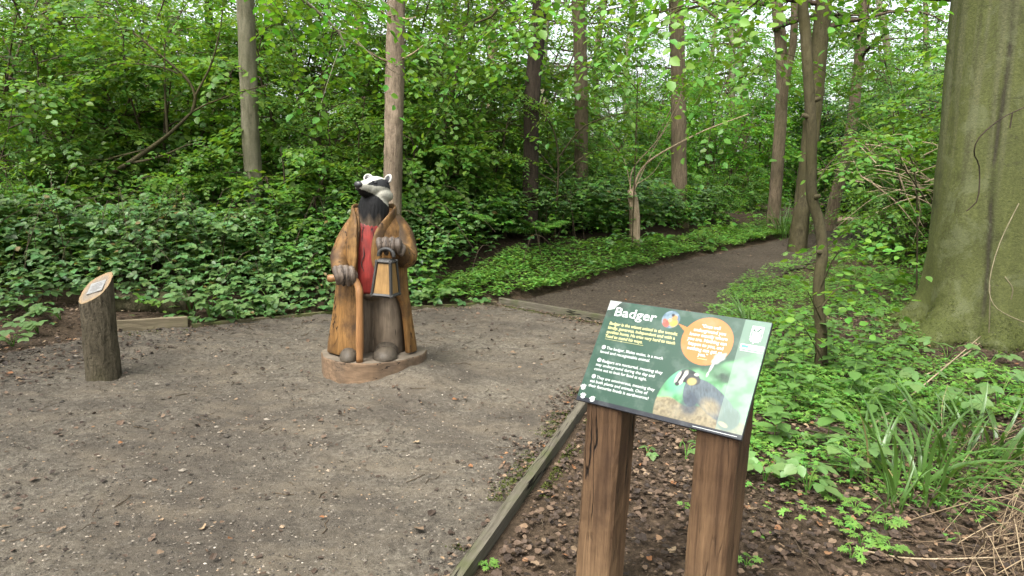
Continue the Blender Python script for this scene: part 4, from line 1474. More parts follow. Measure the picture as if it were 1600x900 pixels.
herbs(a, x, y, gz(x, y), hs, rng.uniform(0.02, 0.042, len(x)), rng, 3)
# thinning fringe towards the litter in front
x, y = scatter(7000, 0.9, 4.5, 2.6, 5.2, lambda x, y: (rng.random(len(x)) < sstep(2.7, 4.4, y) * sstep(0.42, 0.56, fbm(x, y, 2.2, 29, 2) + 0.08)) & inpoly(x, y, LIT_R) & (x > 1.15 + 0.0 * y), rng)
herbs(a, x, y, gz(x, y), 0.03 + 0.05 * rng.random(len(x)), rng.uniform(0.02, 0.04, len(x)), rng, 3)
a.build('herb_carpet', M['leaf_herb'], kind='stuff', label='low woodland herbs between the path and the big beech', cat='ground cover')

# general low growth on the wood floor further back
a = Acc()
x, y = scatter(15000, -16, 22, 10.5, 32, lambda x, y: ~in_path(x, y) & (np.abs(x) < 0.9 * y) & (rng.random(len(x)) < np.clip(13 / y, 0, 1)) & ((y > 13.5) | (x > 1.5)), rng)
x_, y_ = scatter(2600, 4.8, 14, 2.5, 10.5, lambda x, y: np.hypot(x - 4.77, y - 6.85) > 1.0, rng)
x, y = np.concatenate([x, x_]), np.concatenate([y, y_])
k = len(x)
P = np.stack([x, y, gz(x, y) + rng.random(k) * (0.15 + 0.75 * fbm(x, y, 0.6, 44, 3) * sstep(0.0, 0.4, np.abs(x - 10)))], -1)
trefoils(a, P, rand_dirs(k, rng, 0, 0.5), up_norm(k, rng, 0.35), rng.uniform(0.08, 0.14, k), 1.2)
a.build('woodland_undergrowth', M['leaf_mid'], kind='stuff', label='low green undergrowth covering the wood floor further back', cat='undergrowth')

# ---- plants one can tell apart, every leaf a part
tre = Acc()
trefoils(tre, np.zeros((1, 3)), np.array([[0, 1.0, 0]]), np.array([[0, 0, 1.0]]), np.array([1.0]), 1.3)
# finer, toothed trefoil for close plants
def toothed(n=6, wid=0.42):
    v, T = [[0, 0, 0.0]], []
    left, right = [], []
    for i in range(1, n + 1):
        u = i / (n + 1)
        w = wid * math.sin(math.pi * u ** 0.75) ** 0.9 * (1.0 if i % 2 else 0.86)
        left.append([-w, u, 0.10 * w - 0.10 * u * u])
        right.append([w, u, 0.10 * w - 0.10 * u * u])
    mid = [[0, (i) / (n + 1), -0.02 - 0.10 * (i / (n + 1)) ** 2] for i in range(1, n + 1)]
    v += mid + left + right + [[0, 1, -0.12]]
    m0, l0, r0, tip = 1, 1 + n, 1 + 2 * n, 1 + 3 * n
    T += [[0, m0, l0], [0, r0, m0]]
    for i in range(n - 1):
        T += [[m0 + i, m0 + i + 1, l0 + i], [l0 + i, m0 + i + 1, l0 + i + 1], [m0 + i, r0 + i, m0 + i + 1], [r0 + i, r0 + i + 1, m0 + i + 1]]
    T += [[m0 + n - 1, tip, l0 + n - 1], [m0 + n - 1, r0 + n - 1, tip]]
    return np.array(v), np.array(T)


TO, TO_T = toothed()
tre = Acc()
X0 = np.zeros((1, 3))
leaves(tre, X0 + [0, 0.18, 0], [[0, 1, -0.1]], [[0, 0, 1.0]], [1.0], 1.0, TO, None, TO_T)
leaves(tre, X0, [[0.9, 0.35, -0.1]], [[0, 0, 1.0]], [0.85], 0.95, TO, None, TO_T)
leaves(tre, X0, [[-0.9, 0.35, -0.1]], [[0, 0, 1.0]], [0.85], 0.95, TO, None, TO_T)
ME_TRE = tre.mesh('leaf', M['leaf_bramble'])
lob = Acc()
for an, s, off in ((0, 1, .35), (1.35, .8, .12), (-1.35, .8, .12)):
    leaves(lob, [[math.sin(an) * off, math.cos(an) * off, 0]], [[math.sin(an), math.cos(an), 0]], [[0, 0, 1.0]], [s * .72], 1.0, *((lobed(5, 0.38)[0], None, lobed(5, 0.38)[1])))
ME_LOB = lob.mesh('leaf', M['leaf_herb'])


def orient(d, n):
    d = nrm(d)
    x = nrm(np.cross(d, n))
    z = np.cross(x, d)
    return Matrix(((x[0], d[0], z[0]), (x[1], d[1], z[1]), (x[2], d[2], z[2])))


def plant(name, label, cat, p, nleaf, size, reach, height, me, rng, group=None, stem_mat='leaf_herb', facing=None):
    o = thing(name, label, cat, tuple(p), 0, group)
    st = Acc()
    for i in range(nleaf):
        an = (i * 2.399 + rng.normal(0, 0.3)) if facing is None else facing + rng.normal(0, 0.8)
        r = reach * rng.uniform(0.4, 1.0)
        h = height * rng.uniform(0.5, 1.0)
        q = np.array([math.cos(an) * r, math.sin(an) * r, h])
        tube(st, smooth_path([[0, 0, -0.02], q * np.array([.35, .35, .75]), q], 6), np.linspace(0.003, 0.0014, 6) * (1 + size * 4), 4, False)
        s = size * rng.uniform(0.75, 1.2)
        dd = np.array([math.cos(an + rng.normal(0, .5)), math.sin(an + rng.normal(0, .5)), rng.normal(-0.1, 0.12)])
        nn = nrm(np.array([rng.normal(0, 0.25), rng.normal(-0.25, 0.22), 1.0]))
        mt = orient(dd, nn).to_4x4()
        mt.translation = Vector(q.tolist())
        lf = link('leaf', me, o)
        lf.matrix_local = mt @ Matrix.Scale(s, 4)
    st.build('stem', M[stem_mat], o)
    return o


rng = np.random.default_rng(47)
for px, py, nl, sz, rc, ht, lab in [
    (1195, 752, 5, .075, .09, .12, 'bramble sprig with broad leaves against the right sign post'),
    (1262, 770, 7, .085, .13, .16, 'bramble sprig with broad flat leaves between sign post and grass'),
    (1330, 748, 7, .085, .12, .22, 'tall broad-leaved bramble close beside the arching grass clump'),
    (1250, 700, 4, .05, .08, .1, 'small bramble sprig among the pale herbs behind the sign'),
    (1455, 640, 6, .10, .17, .30, 'large-leaved bramble growing in front of the beech foot'),
    (1395, 640, 5, .085, .14, .26, 'bramble plant left of the large-leaved one before the beech'),
    (1560, 640, 7, .10, .22, .26, 'bramble spreading at the right edge under the beech'),
    (1500, 655, 6, .085, .16, .2, 'bramble between the grass clump and the right edge'),
    (1480, 560, 6, .085, .2, .16, 'bramble shoot standing against the base of the beech'),
    (1545, 575, 6, .085, .2, .14, 'bramble shoot at the beech base nearer the right edge'),
    (1072, 716, 4, .06, .07, .1, 'small bright bramble seedling between the two sign posts'),
    (1012, 712, 3, .04, .05, .05, 'tiny green sprig right of the left sign post'),
]:
    plant('bramble_plant', lab, 'bramble', G(px, py), nl, sz, rc, ht, ME_TRE, rng)
for px, py, nl, sz, lab in [
    (1330, 872, 5, .038, 'small bright herb at the bottom of the litter patch'),
    (1318, 826, 6, .042, 'bright lobed herb in the dead leaves, left of a pair'),
    (1345, 850, 6, .046, 'bright lobed herb lowest of the close cluster in the litter'),
    (1384, 826, 6, .042, 'bright lobed herb nearest below the grass clump'),
    (1392, 868, 6, .044, 'bright lobed herb lowest on the right of the litter'),
    (1300, 786, 6, .04, 'bright herb in the litter under the broad bramble leaves'),
    (1335, 800, 6, .04, 'bright herb topmost of the close cluster in the litter'),
    (1372, 768, 4, .03, 'tiny herb close beneath the arching grass blades'),
    (1398, 776, 4, .028, 'tiniest herb under the grass clump'),
    (1166, 884, 5, .03, 'small herb at the foot of the right sign post'),
    (763, 888, 6, .03, 'small bright herb growing against the edging board at the bottom'),
    (1068, 795, 4, .02, 'tiny herb seedling low between the sign posts'),
    (1190, 840, 4, .022, 'tiny herb seedling right of the right sign post'),
]:
    plant('herb_plant', lab, 'herb', G(px, py), nl, sz, sz * 1.3, sz * 1.2, ME_LOB, rng)

# upright nettle-like plants: paired leaves up a single stem
nv, nT = toothed(6, 0.34)
net = Acc()
leaves(net, X0, [[0, 1, -0.15]], [[0, 0, 1.0]], [1.0], 1.0, nv, None, nT)
M['leaf_nettle'] = leaf_mat('leaf_nettle', (0.075, 0.150, 0.040), trans=0.35, spec=0.35, rough=0.45)
ME_NET = net.mesh('leaf', M['leaf_nettle'])


def nettle(label, p, h, size, rng, group):
    o = thing('nettle_plant', label, 'nettle', tuple(p), rng.random() * 6.28, group)
    a = Acc()
    bx_, by_ = rng.normal(0, .06, 2)
    tube(a, smooth_path([[0, 0, -.03], [bx_ * .4, by_ * .4, h * .5], [bx_, by_, h]], 8), np.linspace(.004, .0018, 8), 5)
    a.build('stem', M['leaf_herb'], o)
    n = max(4, int(h / .06))
    for i in range(n):
        u = (i + 1.2) / (n + .2)
        for s_ in (0, math.pi):
            an = s_ + (i % 2) * math.pi / 2 + rng.normal(0, .2)
            sz = size * (1.15 - .5 * abs(u - .45)) * rng.uniform(.8, 1.15) * (1 if i < n - 1 else .6)
            lf = link('leaf', ME_NET, o)
            dd = np.array([math.cos(an), math.sin(an), rng.normal(.05, .15)])
            mt = orient(dd, np.array([0, 0, 1.0])).to_4x4()
            uu = min(u, 1.0)
            mt.translation = Vector((bx_ * uu ** 1.3, by_ * uu ** 1.3, h * uu))
            lf.matrix_local = mt @ Matrix.Scale(sz, 4)
    return o


for px, py, h in [(1215, 600, .34), (1235, 570, .36), (1262, 590, .30), (1300, 600, .4), (1330, 590, .34), (1322, 640, .3), (1275, 650, .26), (1230, 640, .28), (1350, 560, .38), (1380, 600, .3), (1300, 540, .34), (1250, 530, .3), (1215, 540, .32), (1390, 650, .28), (1205, 660, .24), (1365, 520, .3), (1400, 470, .3), (1320, 480, .34), (1345, 610, .34), (1410, 560, .32), (1290, 560, .36), (1240, 615, .34), (1275, 540, .3), (1430, 610, .3), (1222, 690, .24), (1290, 690, .26), (1350, 665, .26), (1200, 700, .2), (1190, 590, .3), (1335, 450, .3)]:
    nettle('upright leafy nettle-like plant among the pale herbs round the slender tree', G(px + rng.normal(0, 6), py + rng.normal(0, 6)), h * 1.25, .115, rng, 'nettles round the slender tree')
for px, py, h in [(690, 470, .3), (720, 462, .34), (752, 458, .3), (668, 474, .28), (790, 452, .3), (840, 446, .3), (880, 440, .28), (930, 430, .3), (1220, 372, .4), (1180, 376, .35)]:
    nettle('upright leafy plant in the herbs along the far side of the path mouth', G(px, py), h, .09, rng, 'tall herbs along the far path edge')

# brambles spilling over the back edging, each its own plant
spots = [(300, 492), (330, 500), (352, 478), (395, 470), (425, 492), (450, 470), (470, 448), (505, 470), (372, 505), (285, 462), (238, 470), (60, 520), (20, 540), (95, 498), (215, 455), (660, 470), (690, 466), (420, 452), (340, 455), (45, 490)]
for i, (px, py) in enumerate(spots):
    p = G(px, py)
    p[1] = max(p[1], float(yback(p[0])) + 0.05) if p[0] > -3.9 else p[1]
    p[2] = float(gz(p[0], p[1]))
    ht = 0.34 if 290 < px < 520 else 0.16
    plant('bramble_plant', 'bramble plant with blue green leaves at the front of the bank behind the edging', 'bramble', p, 9, .082, .24, ht, ME_TRE, rng, 'brambles along the front of the bank', facing=-1.6)


# ferns
def frond_mesh(L=1.0, n=15):
    a = Acc()
    t = (np.arange(n) + 1) / (n + 1)
    pos = np.stack([t * 0, t * L, 0.28 * L * np.sin(t * 2.2) - 0.1 * t], -1)
    for s in (-1, 1):
        ln = 0.34 * L * np.sin(math.pi * np.clip(t * 0.9 + 0.12, 0, 1)) ** 0.8
        d = np.stack([np.full(n, s * 1.0), np.full(n, 0.35), np.full(n, -0.15)], -1)
        leaves(a, pos, d, np.tile([0, 0, 1.0], (n, 1)), ln, 0.10)
        for k in range(n):
            m = 5
            u = (np.arange(m) + 1) / (m + 1)
            q = pos[k] + nrm(d[k]) * (ln[k] * u)[:, None]
            for s2 in (-1, 1):
                leaves(a, q, np.tile(nrm([s * 0.5, s2 * 0.85, -0.05]), (m, 1)), np.tile([0, 0, 1.0], (m, 1)), ln[k] * 0.26 * (1.1 - 0.7 * u), 0.7)
    tube(a, np.concatenate([[[0, -0.1, -0.05]], pos]), np.linspace(0.008, 0.002, n + 1), 4, False)
    return a.mesh('frond', M['leaf_fern'])


ME_FR = frond_mesh()
for px, py, y, nf, L, lab in ((745, 322, 9.9, 8, .55, 'fern with feathery fronds just right of the statue head'), (842, 345, 10.3, 8, .5, 'fern arching above the pale herbs left of the dead stub'), (702, 335, 9.6, 6, .42, 'smaller fern between statue and pine behind brambles'), (790, 346, 10.6, 6, .45, 'fern in the middle of the three right of the pine')):
    b = W(px, py + 14, y)
    zb = float(gz(b[0], b[1]))
    o = thing('fern', lab, 'fern', (b[0], b[1], zb))
    hz = max(0.1, b[2] - zb)
    a = Acc()
    tube(a, [[0, 0, -0.05], [0, 0, hz]], [0.03, 0.02], 6)
    a.build('rootstock', M['twig'], o)
    for k in range(nf):
        an = k * 2.399 + rng.normal(0, .3)
        f = link('frond', ME_FR, o)
        f.location = (0, 0, hz * 0.95)
        f.rotation_euler = (rng.uniform(-0.25, 0.3), rng.normal(0, .15), an)
        f.scale = (L * rng.uniform(.8, 1.1),) * 3


# grass clumps, every blade a part
t = NT('dry_blade')
t.fin((0.22, 0.17, 0.075), 0.6, 0.3)
M['dry_blade'] = t.m


def blade_mesh(bend, seed):
    t = np.linspace(0, 1, 7)
    y = bend * t ** 2 * 0.8
    z = t * (1 - 0.28 * bend * t) - 0.35 * max(0, bend - 0.8) * t ** 3
    w = 0.021 * np.minimum(1, 3.5 * t + .35) * (1 - t ** 3) + 0.0008
    V = np.concatenate([np.stack([-w, y, z + w * .4], -1), np.stack([0 * w, y, z], -1), np.stack([w, y, z + w * .4], -1)])
    Q = []
    for i in range(6):
        for c in (0, 1):
            Q.append([c * 7 + i, c * 7 + 7 + i, c * 7 + 8 + i, c * 7 + 1 + i])
    return Acc().add(V, Q).mesh('blade', M['leaf_grass'])


BL = [blade_mesh(b, 0) for b in (0.3, 0.6, 0.9, 1.2, 1.5)]


BLD = []
for m_ in BL:
    c_ = m_.copy()
    c_.materials.clear()
    c_.materials.append(M['dry_blade'])
    BLD.append(c_)


def clump(label, p, n, L, r, rng, wid=1.0, lean=0.0):
    o = thing('grass_clump', label, 'grass', tuple(p))
    for k in range(n):
        an = rng.random() * 6.28
        rr = r * math.sqrt(rng.random())
        f = link('blade', (BLD if rng.random() < .06 else BL)[rng.integers(0, 5)], o)
        f.location = (math.cos(an) * rr, math.sin(an) * rr, -0.01)
        f.rotation_euler = (rng.normal(0, .14), rng.normal(lean, .18), an - math.pi / 2 + rng.normal(0, .5))
        s = L * rng.uniform(.4, 1.1)
        f.scale = (s * wid * rng.uniform(.8, 1.3), s, s)
    return o


clump('clump of long arching green grass blades before the dry stems', G(1425, 770), 56, .52, .24, rng)
clump('smaller grass tuft with blades bending towards the beech', G(1495, 730), 44, .52, .24, rng)
clump('low grass clump at the right edge above the dry stems', G(1570, 705), 40, .48, .26, rng)
clump('loose grass tuft left of the long arching clump', G(1385, 715), 22, .42, .16, rng)
clump('grass tuft behind the long arching clump under the beech', G(1465, 680), 26, .46, .2, rng)
clump('short grass tuft half yellowed in front of the long clump', G(1400, 800), 12, .26, .06, rng)
clump('upright grass tuft at the path edge right above the sign', G(1168, 512), 26, .5, .12, rng, .8)
clump('grass tuft beside the sign where the herbs begin', G(1192, 545), 16, .42, .12, rng, .8)
clump('tall thin grass by the dark furrowed trunk across the path', G(1225, 372), 60, .95, .35, rng, .5)
clump('second tall grass patch left of the crooked tree across the path', G(1252, 366), 40, .9, .4, rng, .5)
clump('single grass tuft in the herbs in front of the beech', G(1345, 640), 12, .36, .06, rng, .9)

# dry stems and brush at the lower right
a = Acc()
for i in range(380):
    p = G(rng.uniform(1440, 1740), rng.uniform(690, 930))
    p = p + np.array([rng.normal(.1, .1), 0, 0])
    an = rng.normal(0.5, 0.7)
    L = rng.uniform(0.15, 0.6)
    el = abs(rng.normal(0.1, 0.28))
    q = p + np.array([math.cos(an) * L, math.sin(an) * L * .7, math.sin(el) * L])
    m = (p + q) / 2 + rng.normal(0, L * 0.10, 3) + np.array([0, 0, .04])
    tube(a, smooth_path([p + [0, 0, 0.01], m, q], 6), rng.uniform(0.0008, 0.0024) * np.linspace(1.2, .6, 6), 4, False)
t = NT('dry_stem')
g = t.node('ShaderNodeNewGeometry')
c = t.ramp(g.outputs['Random Per Island'], [(0.0, (0.04, 0.026, 0.015)), (0.55, (0.12, 0.082, 0.047)), (1.0, (0.30, 0.23, 0.14))])
t.fin(c, 0.7, 0.25)
M['dry_stem'] = t.m
a.build('dry_stems', M['dry_stem'], kind='stuff', label='tangle of pale dry stems at the lower right', cat='dry grass')
for lab, pl, r in (('thin dead branch lying over the herbs in front of the beech', [(1440, 598, .05), (1500, 575, .1), (1528, 560, .14)], .007), ('pale dead stick leaning in the herbs below the beech', [(1352, 680, .03), (1450, 612, .09), (1530, 545, .12)], .008), ('long thin stick lying on the litter at the lower right', [(1340, 862, .01), (1430, 880, .02), (1600, 880, .03)], .005)):
    P = [G(px, py) + [0, 0, dz] for px, py, dz in pl]
    oo = thing('fallen_stick', lab, 'stick', tuple(P[0]))
    a = Acc()
    tube(a, smooth_path(P, 10) - P[0], np.linspace(r, r * .5, 10), 6, jit=.2)
    a.build('stem', M['pale_twig'], oo)

# ------------------------------------------------------------------ logs and brushwood
def log(label, A, B, r, mat, endmat, rng, name='fallen_log'):
    A = np.asarray(A)
    B = np.asarray(B)
    o = thing(name, label, 'log', tuple(A))
    a = Acc()
    m = A * 0.5 + B * 0.5
    p = smooth_path([A - A, m - A + rng.normal(0, .02, 3), B - A], 22)
    tube(a, p, r * (1 + 0.3 * (vnoise(np.arange(22), np.zeros(22), .5, 3) - .5)), 16, False, jit=0.3, rng=rng)
    a.build('bark', M[mat], o)
    for e, d in ((0, -1), (-1, 1)):
        a = Acc()
        ax = nrm(p[-1] - p[0]) * d
        tube(a, [p[e] - ax * 0.03, p[e] + ax * 0.004], [r * 0.9, r * 0.88], 16)
        a.build('cut_end', M[endmat], o)
    return o


M['bark_moss'] = bark_mat('bark_moss', (0.02, 0.017, 0.010), (0.085, 0.07, 0.045), green=(0.05, 0.055, 0.016), gfac=0.7, bump=0.8)
M['rot_wood'] = bark_mat('rot_wood', (0.045, 0.026, 0.014), (0.17, 0.10, 0.055), bump=1.0)
M['cut_wood'] = wood_mat('cut_wood', (0.28, 0.19, 0.10), (0.42, 0.31, 0.18), rough=0.8)
rng = np.random.default_rng(53)
pa = G(200, 478)
log('mossy rotting log lying behind the edging by the bark-covered post', (-4.3, 7.02, float(gz(-4.3, 7.02)) + .06), (-3.38, 7.08, float(gz(-3.38, 7.08)) + .05), .12, 'bark_moss', 'rot_wood', rng)
pa, pb = G(1280, 352), G(1415, 352)
log('pale barkless log lying across the far end of the path', pa + [0, 0, .12], pb + [0, 0, .15], .11, 'pale_twig', 'cut_wood', rng)
pa = G(1398, 342)
log('short sawn log with orange end beyond the long log', pa + [0, 0, .2], pa + [.55, .5, .22], .16, 'bark_brown', 'cut_wood', rng)
# brushwood heap beside the beech
o = thing('brushwood_heap', 'heap of pale tangled dead branches between the crooked tree and beech', 'brushwood', tuple(G(1425, 335)))
a = Acc()
b0 = np.array(o.location)
for i in range(46):
    p0 = W(rng.uniform(1350, 1465), rng.uniform(215, 310), 9.6 + rng.uniform(-.5, 1.2))
    L = rng.uniform(.4, 1.2)
    an = rng.normal(-.45, .45) + (math.pi if rng.random() < .3 else 0)
    d = np.array([math.cos(an), rng.normal(0, .4), math.sin(an)])
    q = smooth_path([p0, p0 + d * L * .5 + rng.normal(0, .06, 3), p0 + d * L + [0, 0, -.1 * L]], 8)
    q[:, 2] = np.maximum(q[:, 2], gz(q[:, 0], q[:, 1]) + .02)
    tube(a, q - b0, np.linspace(rng.uniform(.004, .012), .002, 8), 5, False)
a.build('branches', M['pale_twig'], o)
# ------------------------------------------------------------------ carved badger statue
sx, sy = -1.08, 5.24
SZ = float(gz(sx - 0.45, sy - 0.1))
YAW = math.atan2(-sx, sy) * 0.9
st = thing('badger_statue', 'carved wooden badger in ochre coat and red shirt holding a cane and a lantern', 'statue', (sx, sy, SZ), YAW, None, 1.025)
BT = 0.17                                                     # top of the base slab
M['coat'] = wood_mat('coat', chisel=0.35, crack=1.0, dark=(0.115, 0.056, 0.016), light=(0.24, 0.128, 0.042), stain=(0.030, 0.018, 0.011), sfac=0.9, rough=0.6, spec=0.2, stain_stops=((0.46, 0), (0.66, 1)), attr=True, stain_scale=4.5)
M['shirt'] = wood_mat('shirt', chisel=0.25, crack=1.0, dark=(0.15, 0.013, 0.010), light=(0.28, 0.032, 0.024), stain=(0.055, 0.012, 0.010), sfac=0.85, rough=0.5, spec=0.35, fine=0.7)
M['trouser'] = wood_mat('trouser', chisel=0.3, crack=1.0, dark=(0.08, 0.06, 0.04), light=(0.17, 0.13, 0.09), stain=(0.055, 0.042, 0.03), sfac=0.6, rough=0.65, fine=0.8, stain_scale=3.5)
M['paw'] = wood_mat('paw', chisel=0.3, crack=1.0, dark=(0.05, 0.036, 0.026), light=(0.13, 0.098, 0.072), stain=(0.018, 0.014, 0.012), sfac=0.7, rough=0.55, stain_scale=9)
M['shoe'] = wood_mat('shoe', (0.026, 0.021, 0.015), (0.066, 0.053, 0.038), stain=(0.085, 0.068, 0.047), sfac=0.5, rough=0.6, axis=1)
M['cane'] = wood_mat('cane', (0.17, 0.08, 0.03), (0.29, 0.15, 0.06), stain=(0.12, 0.055, 0.02), sfac=0.6, rough=0.5)
M['slab'] = wood_mat('slab', chisel=0.15, crack=1.0, dark=(0.10, 0.064, 0.036), light=(0.19, 0.125, 0.075), axis=0, stain=(0.085, 0.064, 0.045), sfac=0.8, rough=0.8, stain_scale=3)
M['slab_top'] = wood_mat('slab_top', (0.09, 0.073, 0.052), (0.17, 0.14, 0.105), axis=0, stain=(0.09, 0.072, 0.05), sfac=0.8, rough=0.9, stain_scale=6)
M['lantern_frame'] = wood_mat('lantern_frame', (0.012, 0.012, 0.012), (0.04, 0.038, 0.034), rough=0.5)
M['lantern_pane'] = wood_mat('lantern_pane', (0.16, 0.09, 0.03), (0.26, 0.155, 0.055), stain=(0.10, 0.055, 0.02), sfac=0.6, rough=0.5)

t = NT('painted_head')
c = t.attr()
n1 = t.noise(t.coord((1, 1, 1)), 60, 4, 0.7)
c = t.mix(1.0, c, t.ramp(n1, [(0.25, 0.72), (0.7, 1.15)]), 'MULTIPLY')
t.fin(c, 0.6, 0.18)
t.bump(t.noise(t.coord((70, 22, 30)), 1.6, 4, 0.6), 0.5, 0.006)
M['painted_head'] = t.m

# base slab: half of a thick log slice, straight-ish front
n = 72
th = np.arange(n) / n * 2 * math.pi
rr = 1 + 0.03 * np.sin(3 * th + 1) + 0.012 * np.sin(11 * th)
bx = 0.395 * np.cos(th) * rr
by = np.where(np.sin(th) < 0, 0.34, 0.30) * np.sin(th) * rr
a = Acc()
rings = []
for z, s in ((-0.12, 1.0), (-0.02, 1.0), (0.06, 0.998), (0.12, 1.0), (BT - 0.008, 1.004), (BT, 0.993)):
    rings.append(np.stack([bx * s, by * s, np.full(n, z)], -1))
V = np.concatenate(rings + [[[0, 0, BT + 0.002]]])
Q = []
for k in range(5):
    for j in range(n):
        Q.append([k * n + j, k * n + (j + 1) % n, (k + 1) * n + (j + 1) % n, (k + 1) * n + j])
a.add(V[:-1], Q)
a.build('base', M['slab'], st, smooth=False)
a = Acc()
rs_ = [1.0, 0.8, 0.55, 0.3]
V = np.concatenate([np.stack([bx * 0.992 * s, by * 0.992 * s, BT + 0.001 + 0.006 * (fbm(bx * s * 3, by * s * 3, 3, 3, 3) - .4) * (s < .9)], -1) for s in rs_] + [[[0, 0, BT]]])
Q, T = [], []
for k in range(3):
    for j in range(n):
        Q.append([k * n + j, k * n + (j + 1) % n, (k + 1) * n + (j + 1) % n, (k + 1) * n + j])
for j in range(n):
    T.append([3 * n + j, 3 * n + (j + 1) % n, 4 * n])
a.add(V, Q, T)
a.build('base_top', M['slab_top'], st)

Z0 = BT                                                        # everything above stands on the slab


def zz(v):
    v = np.array(v, float)
    v[..., 2] += Z0
    return v


# trousers
a = Acc()
tube(a, smooth_path(zz([[0.118, 0.015, -0.01], [0.118, 0.01, 0.15], [0.108, 0.01, 0.33], [0.085, 0.02, 0.50], [0.07, 0.03, 0.62]]), 16), np.interp(np.linspace(0, 1, 16), [0, .15, .5, 1], [.122, .122, .118, .12]), 20)
tube(a, smooth_path(zz([[-0.115, 0.02, -0.01], [-0.11, 0.01, 0.15], [-0.10, 0.01, 0.33], [-0.08, 0.02, 0.50], [-0.07, 0.03, 0.62]]), 16), np.interp(np.linspace(0, 1, 16), [0, .15, .5, 1], [.108, .11, .115, .12]), 20)
ellipsoid(a, zz([0.0, -0.04, 0.50]), (0.12, 0.11, 0.09))
ellipsoid(a, zz([-0.02, -0.11, 0.475]), (0.055, 0.05, 0.05))
remesh('trousers', a, 0.011, M['trouser'], st, 5, dispfn=lambda co: co + np.stack([0.006 * (fbm(co[:, 0] * 3, co[:, 2], 4, 3, 3) - .5), 0.012 * (fbm(co[:, 0], co[:, 2], 7, 9, 3) - .5), 0 * co[:, 0]], -1))

# shirt
a = Acc()
nz, nt_ = 34, 48
zs = np.linspace(0.475, 1.035, nz)
A_ = np.interp(zs, [.475, .6, .8, .95, 1.0, 1.035], [.185, .19, .185, .165, .145, .11])
B_ = np.interp(zs, [.475, .6, .75, .9, .98, 1.035], [.16, .178, .172, .158, .148, .11])
tt = np.arange(nt_) / nt_ * 2 * math.pi
X = A_[:, None] * np.cos(tt)
Y = 0.0 + B_[:, None] * np.sin(tt)
Y = Y + 0.004 * np.exp(-((X - 0.035) / 0.004) ** 2) * (Y < 0)
V = np.stack([X, Y, zs[:, None] + Z0 + 0 * X], -1).reshape(-1, 3)
i = np.arange(nz - 1)[:, None] * nt_
j = np.arange(nt_)[None, :]
Q = np.stack([i + j, i + (j + 1) % nt_, i + nt_ + (j + 1) % nt_, i + nt_ + j], -1).reshape(-1, 4)
V = np.concatenate([V, [[0, 0, .475 + Z0], [0, 0, 1.035 + Z0]]])
T = [[(q + 1) % nt_, q, nz * nt_] for q in range(nt_)] + [[(nz - 1) * nt_ + q, (nz - 1) * nt_ + (q + 1) % nt_, nz * nt_ + 1] for q in range(nt_)]
a.add(V, Q, T)
sh = a.build('shirt', M['shirt'], st)
a = Acc()
tube(a, smooth_path(zz([[-0.05, -0.165, .62], [-0.075, -0.168, .70], [-0.055, -0.170, .76], [-0.06, -0.163, .83]]), 12), [.0005, .003, .004, .003, .004, .003, .004, .003, .004, .003, .002, .0005], 5)
tube(a, smooth_path(zz([[0.03, -0.175, .56], [0.034, -0.170, .75], [0.03, -0.148, .93]]), 8), 0.0022, 5)
a.build('crack', M['lantern_frame'], sh)

# coat shell, open in front, as two carved halves meeting at the back
def coat_ring(z):
    a_ = np.interp(z, [0.0, .1, .3, .5, .62, .72, .85, .95, 1.02, 1.07, 1.10], [.335, .325, .295, .268, .262, .262, .262, .245, .205, .165, .15])
    b_ = np.interp(z, [0.0, .3, .5, .7, .85, .95, 1.02, 1.07, 1.10], [.25, .225, .21, .20, .195, .175, .15, .125, .115])
    return a_, b_


nz, nt_ = 60, 64
zs = np.linspace(0.015, 1.095, nz)
a = Acc()
xl = np.interp(zs, [0, .12, .3, .5, .7, .9, 1.05, 1.1], [-.07, -.075, -.09, -.115, -.118, -.112, -.115, -.12])
xr = np.interp(zs, [0, .1, .3, .40, .5, .62, .72, .85, .95, 1.03, 1.1], [.27, .262, .242, .222, .17, .05, .02, .02, .05, .115, .145])
a_, b_ = coat_ring(zs)
tl = -(math.pi - np.arcsin(np.clip(-xl / a_, -.98, .98)))
tr = math.pi - np.arcsin(np.clip(xr / a_, -.98, .98))
u = np.linspace(0, 1, nt_)
TT = tl[:, None] + (tr - tl)[:, None] * u[None, :]
fold = 1 + 0.03 * np.sin(TT * 7 + 0.6) * np.interp(zs, [0, .5, .8], [1.0, .5, 0])[:, None] + 0.02 * (fbm(TT * 3, zs[:, None] * 2 + 0 * TT, 1.5, 8, 3) - .5)


def shellpts(off):
    X = (a_[:, None] + off) * np.sin(TT) * fold
    X = np.where(X < 0, X * np.interp(zs, [.6, .8, .95, 1.05], [1, .93, .76, .82])[:, None], X)
    Y = (b_[:, None] + off) * np.cos(TT) * fold + 0.0
    zb = np.interp(np.abs(TT), [0, 1.9, 2.25, 2.6, 3.0], [0, 0, .0, .035, .06]) * np.interp(zs, [0, .25], [1, 0])[:, None] * (TT < 0)
    return np.stack([X, Y, zs[:, None] + zb + Z0], -1)


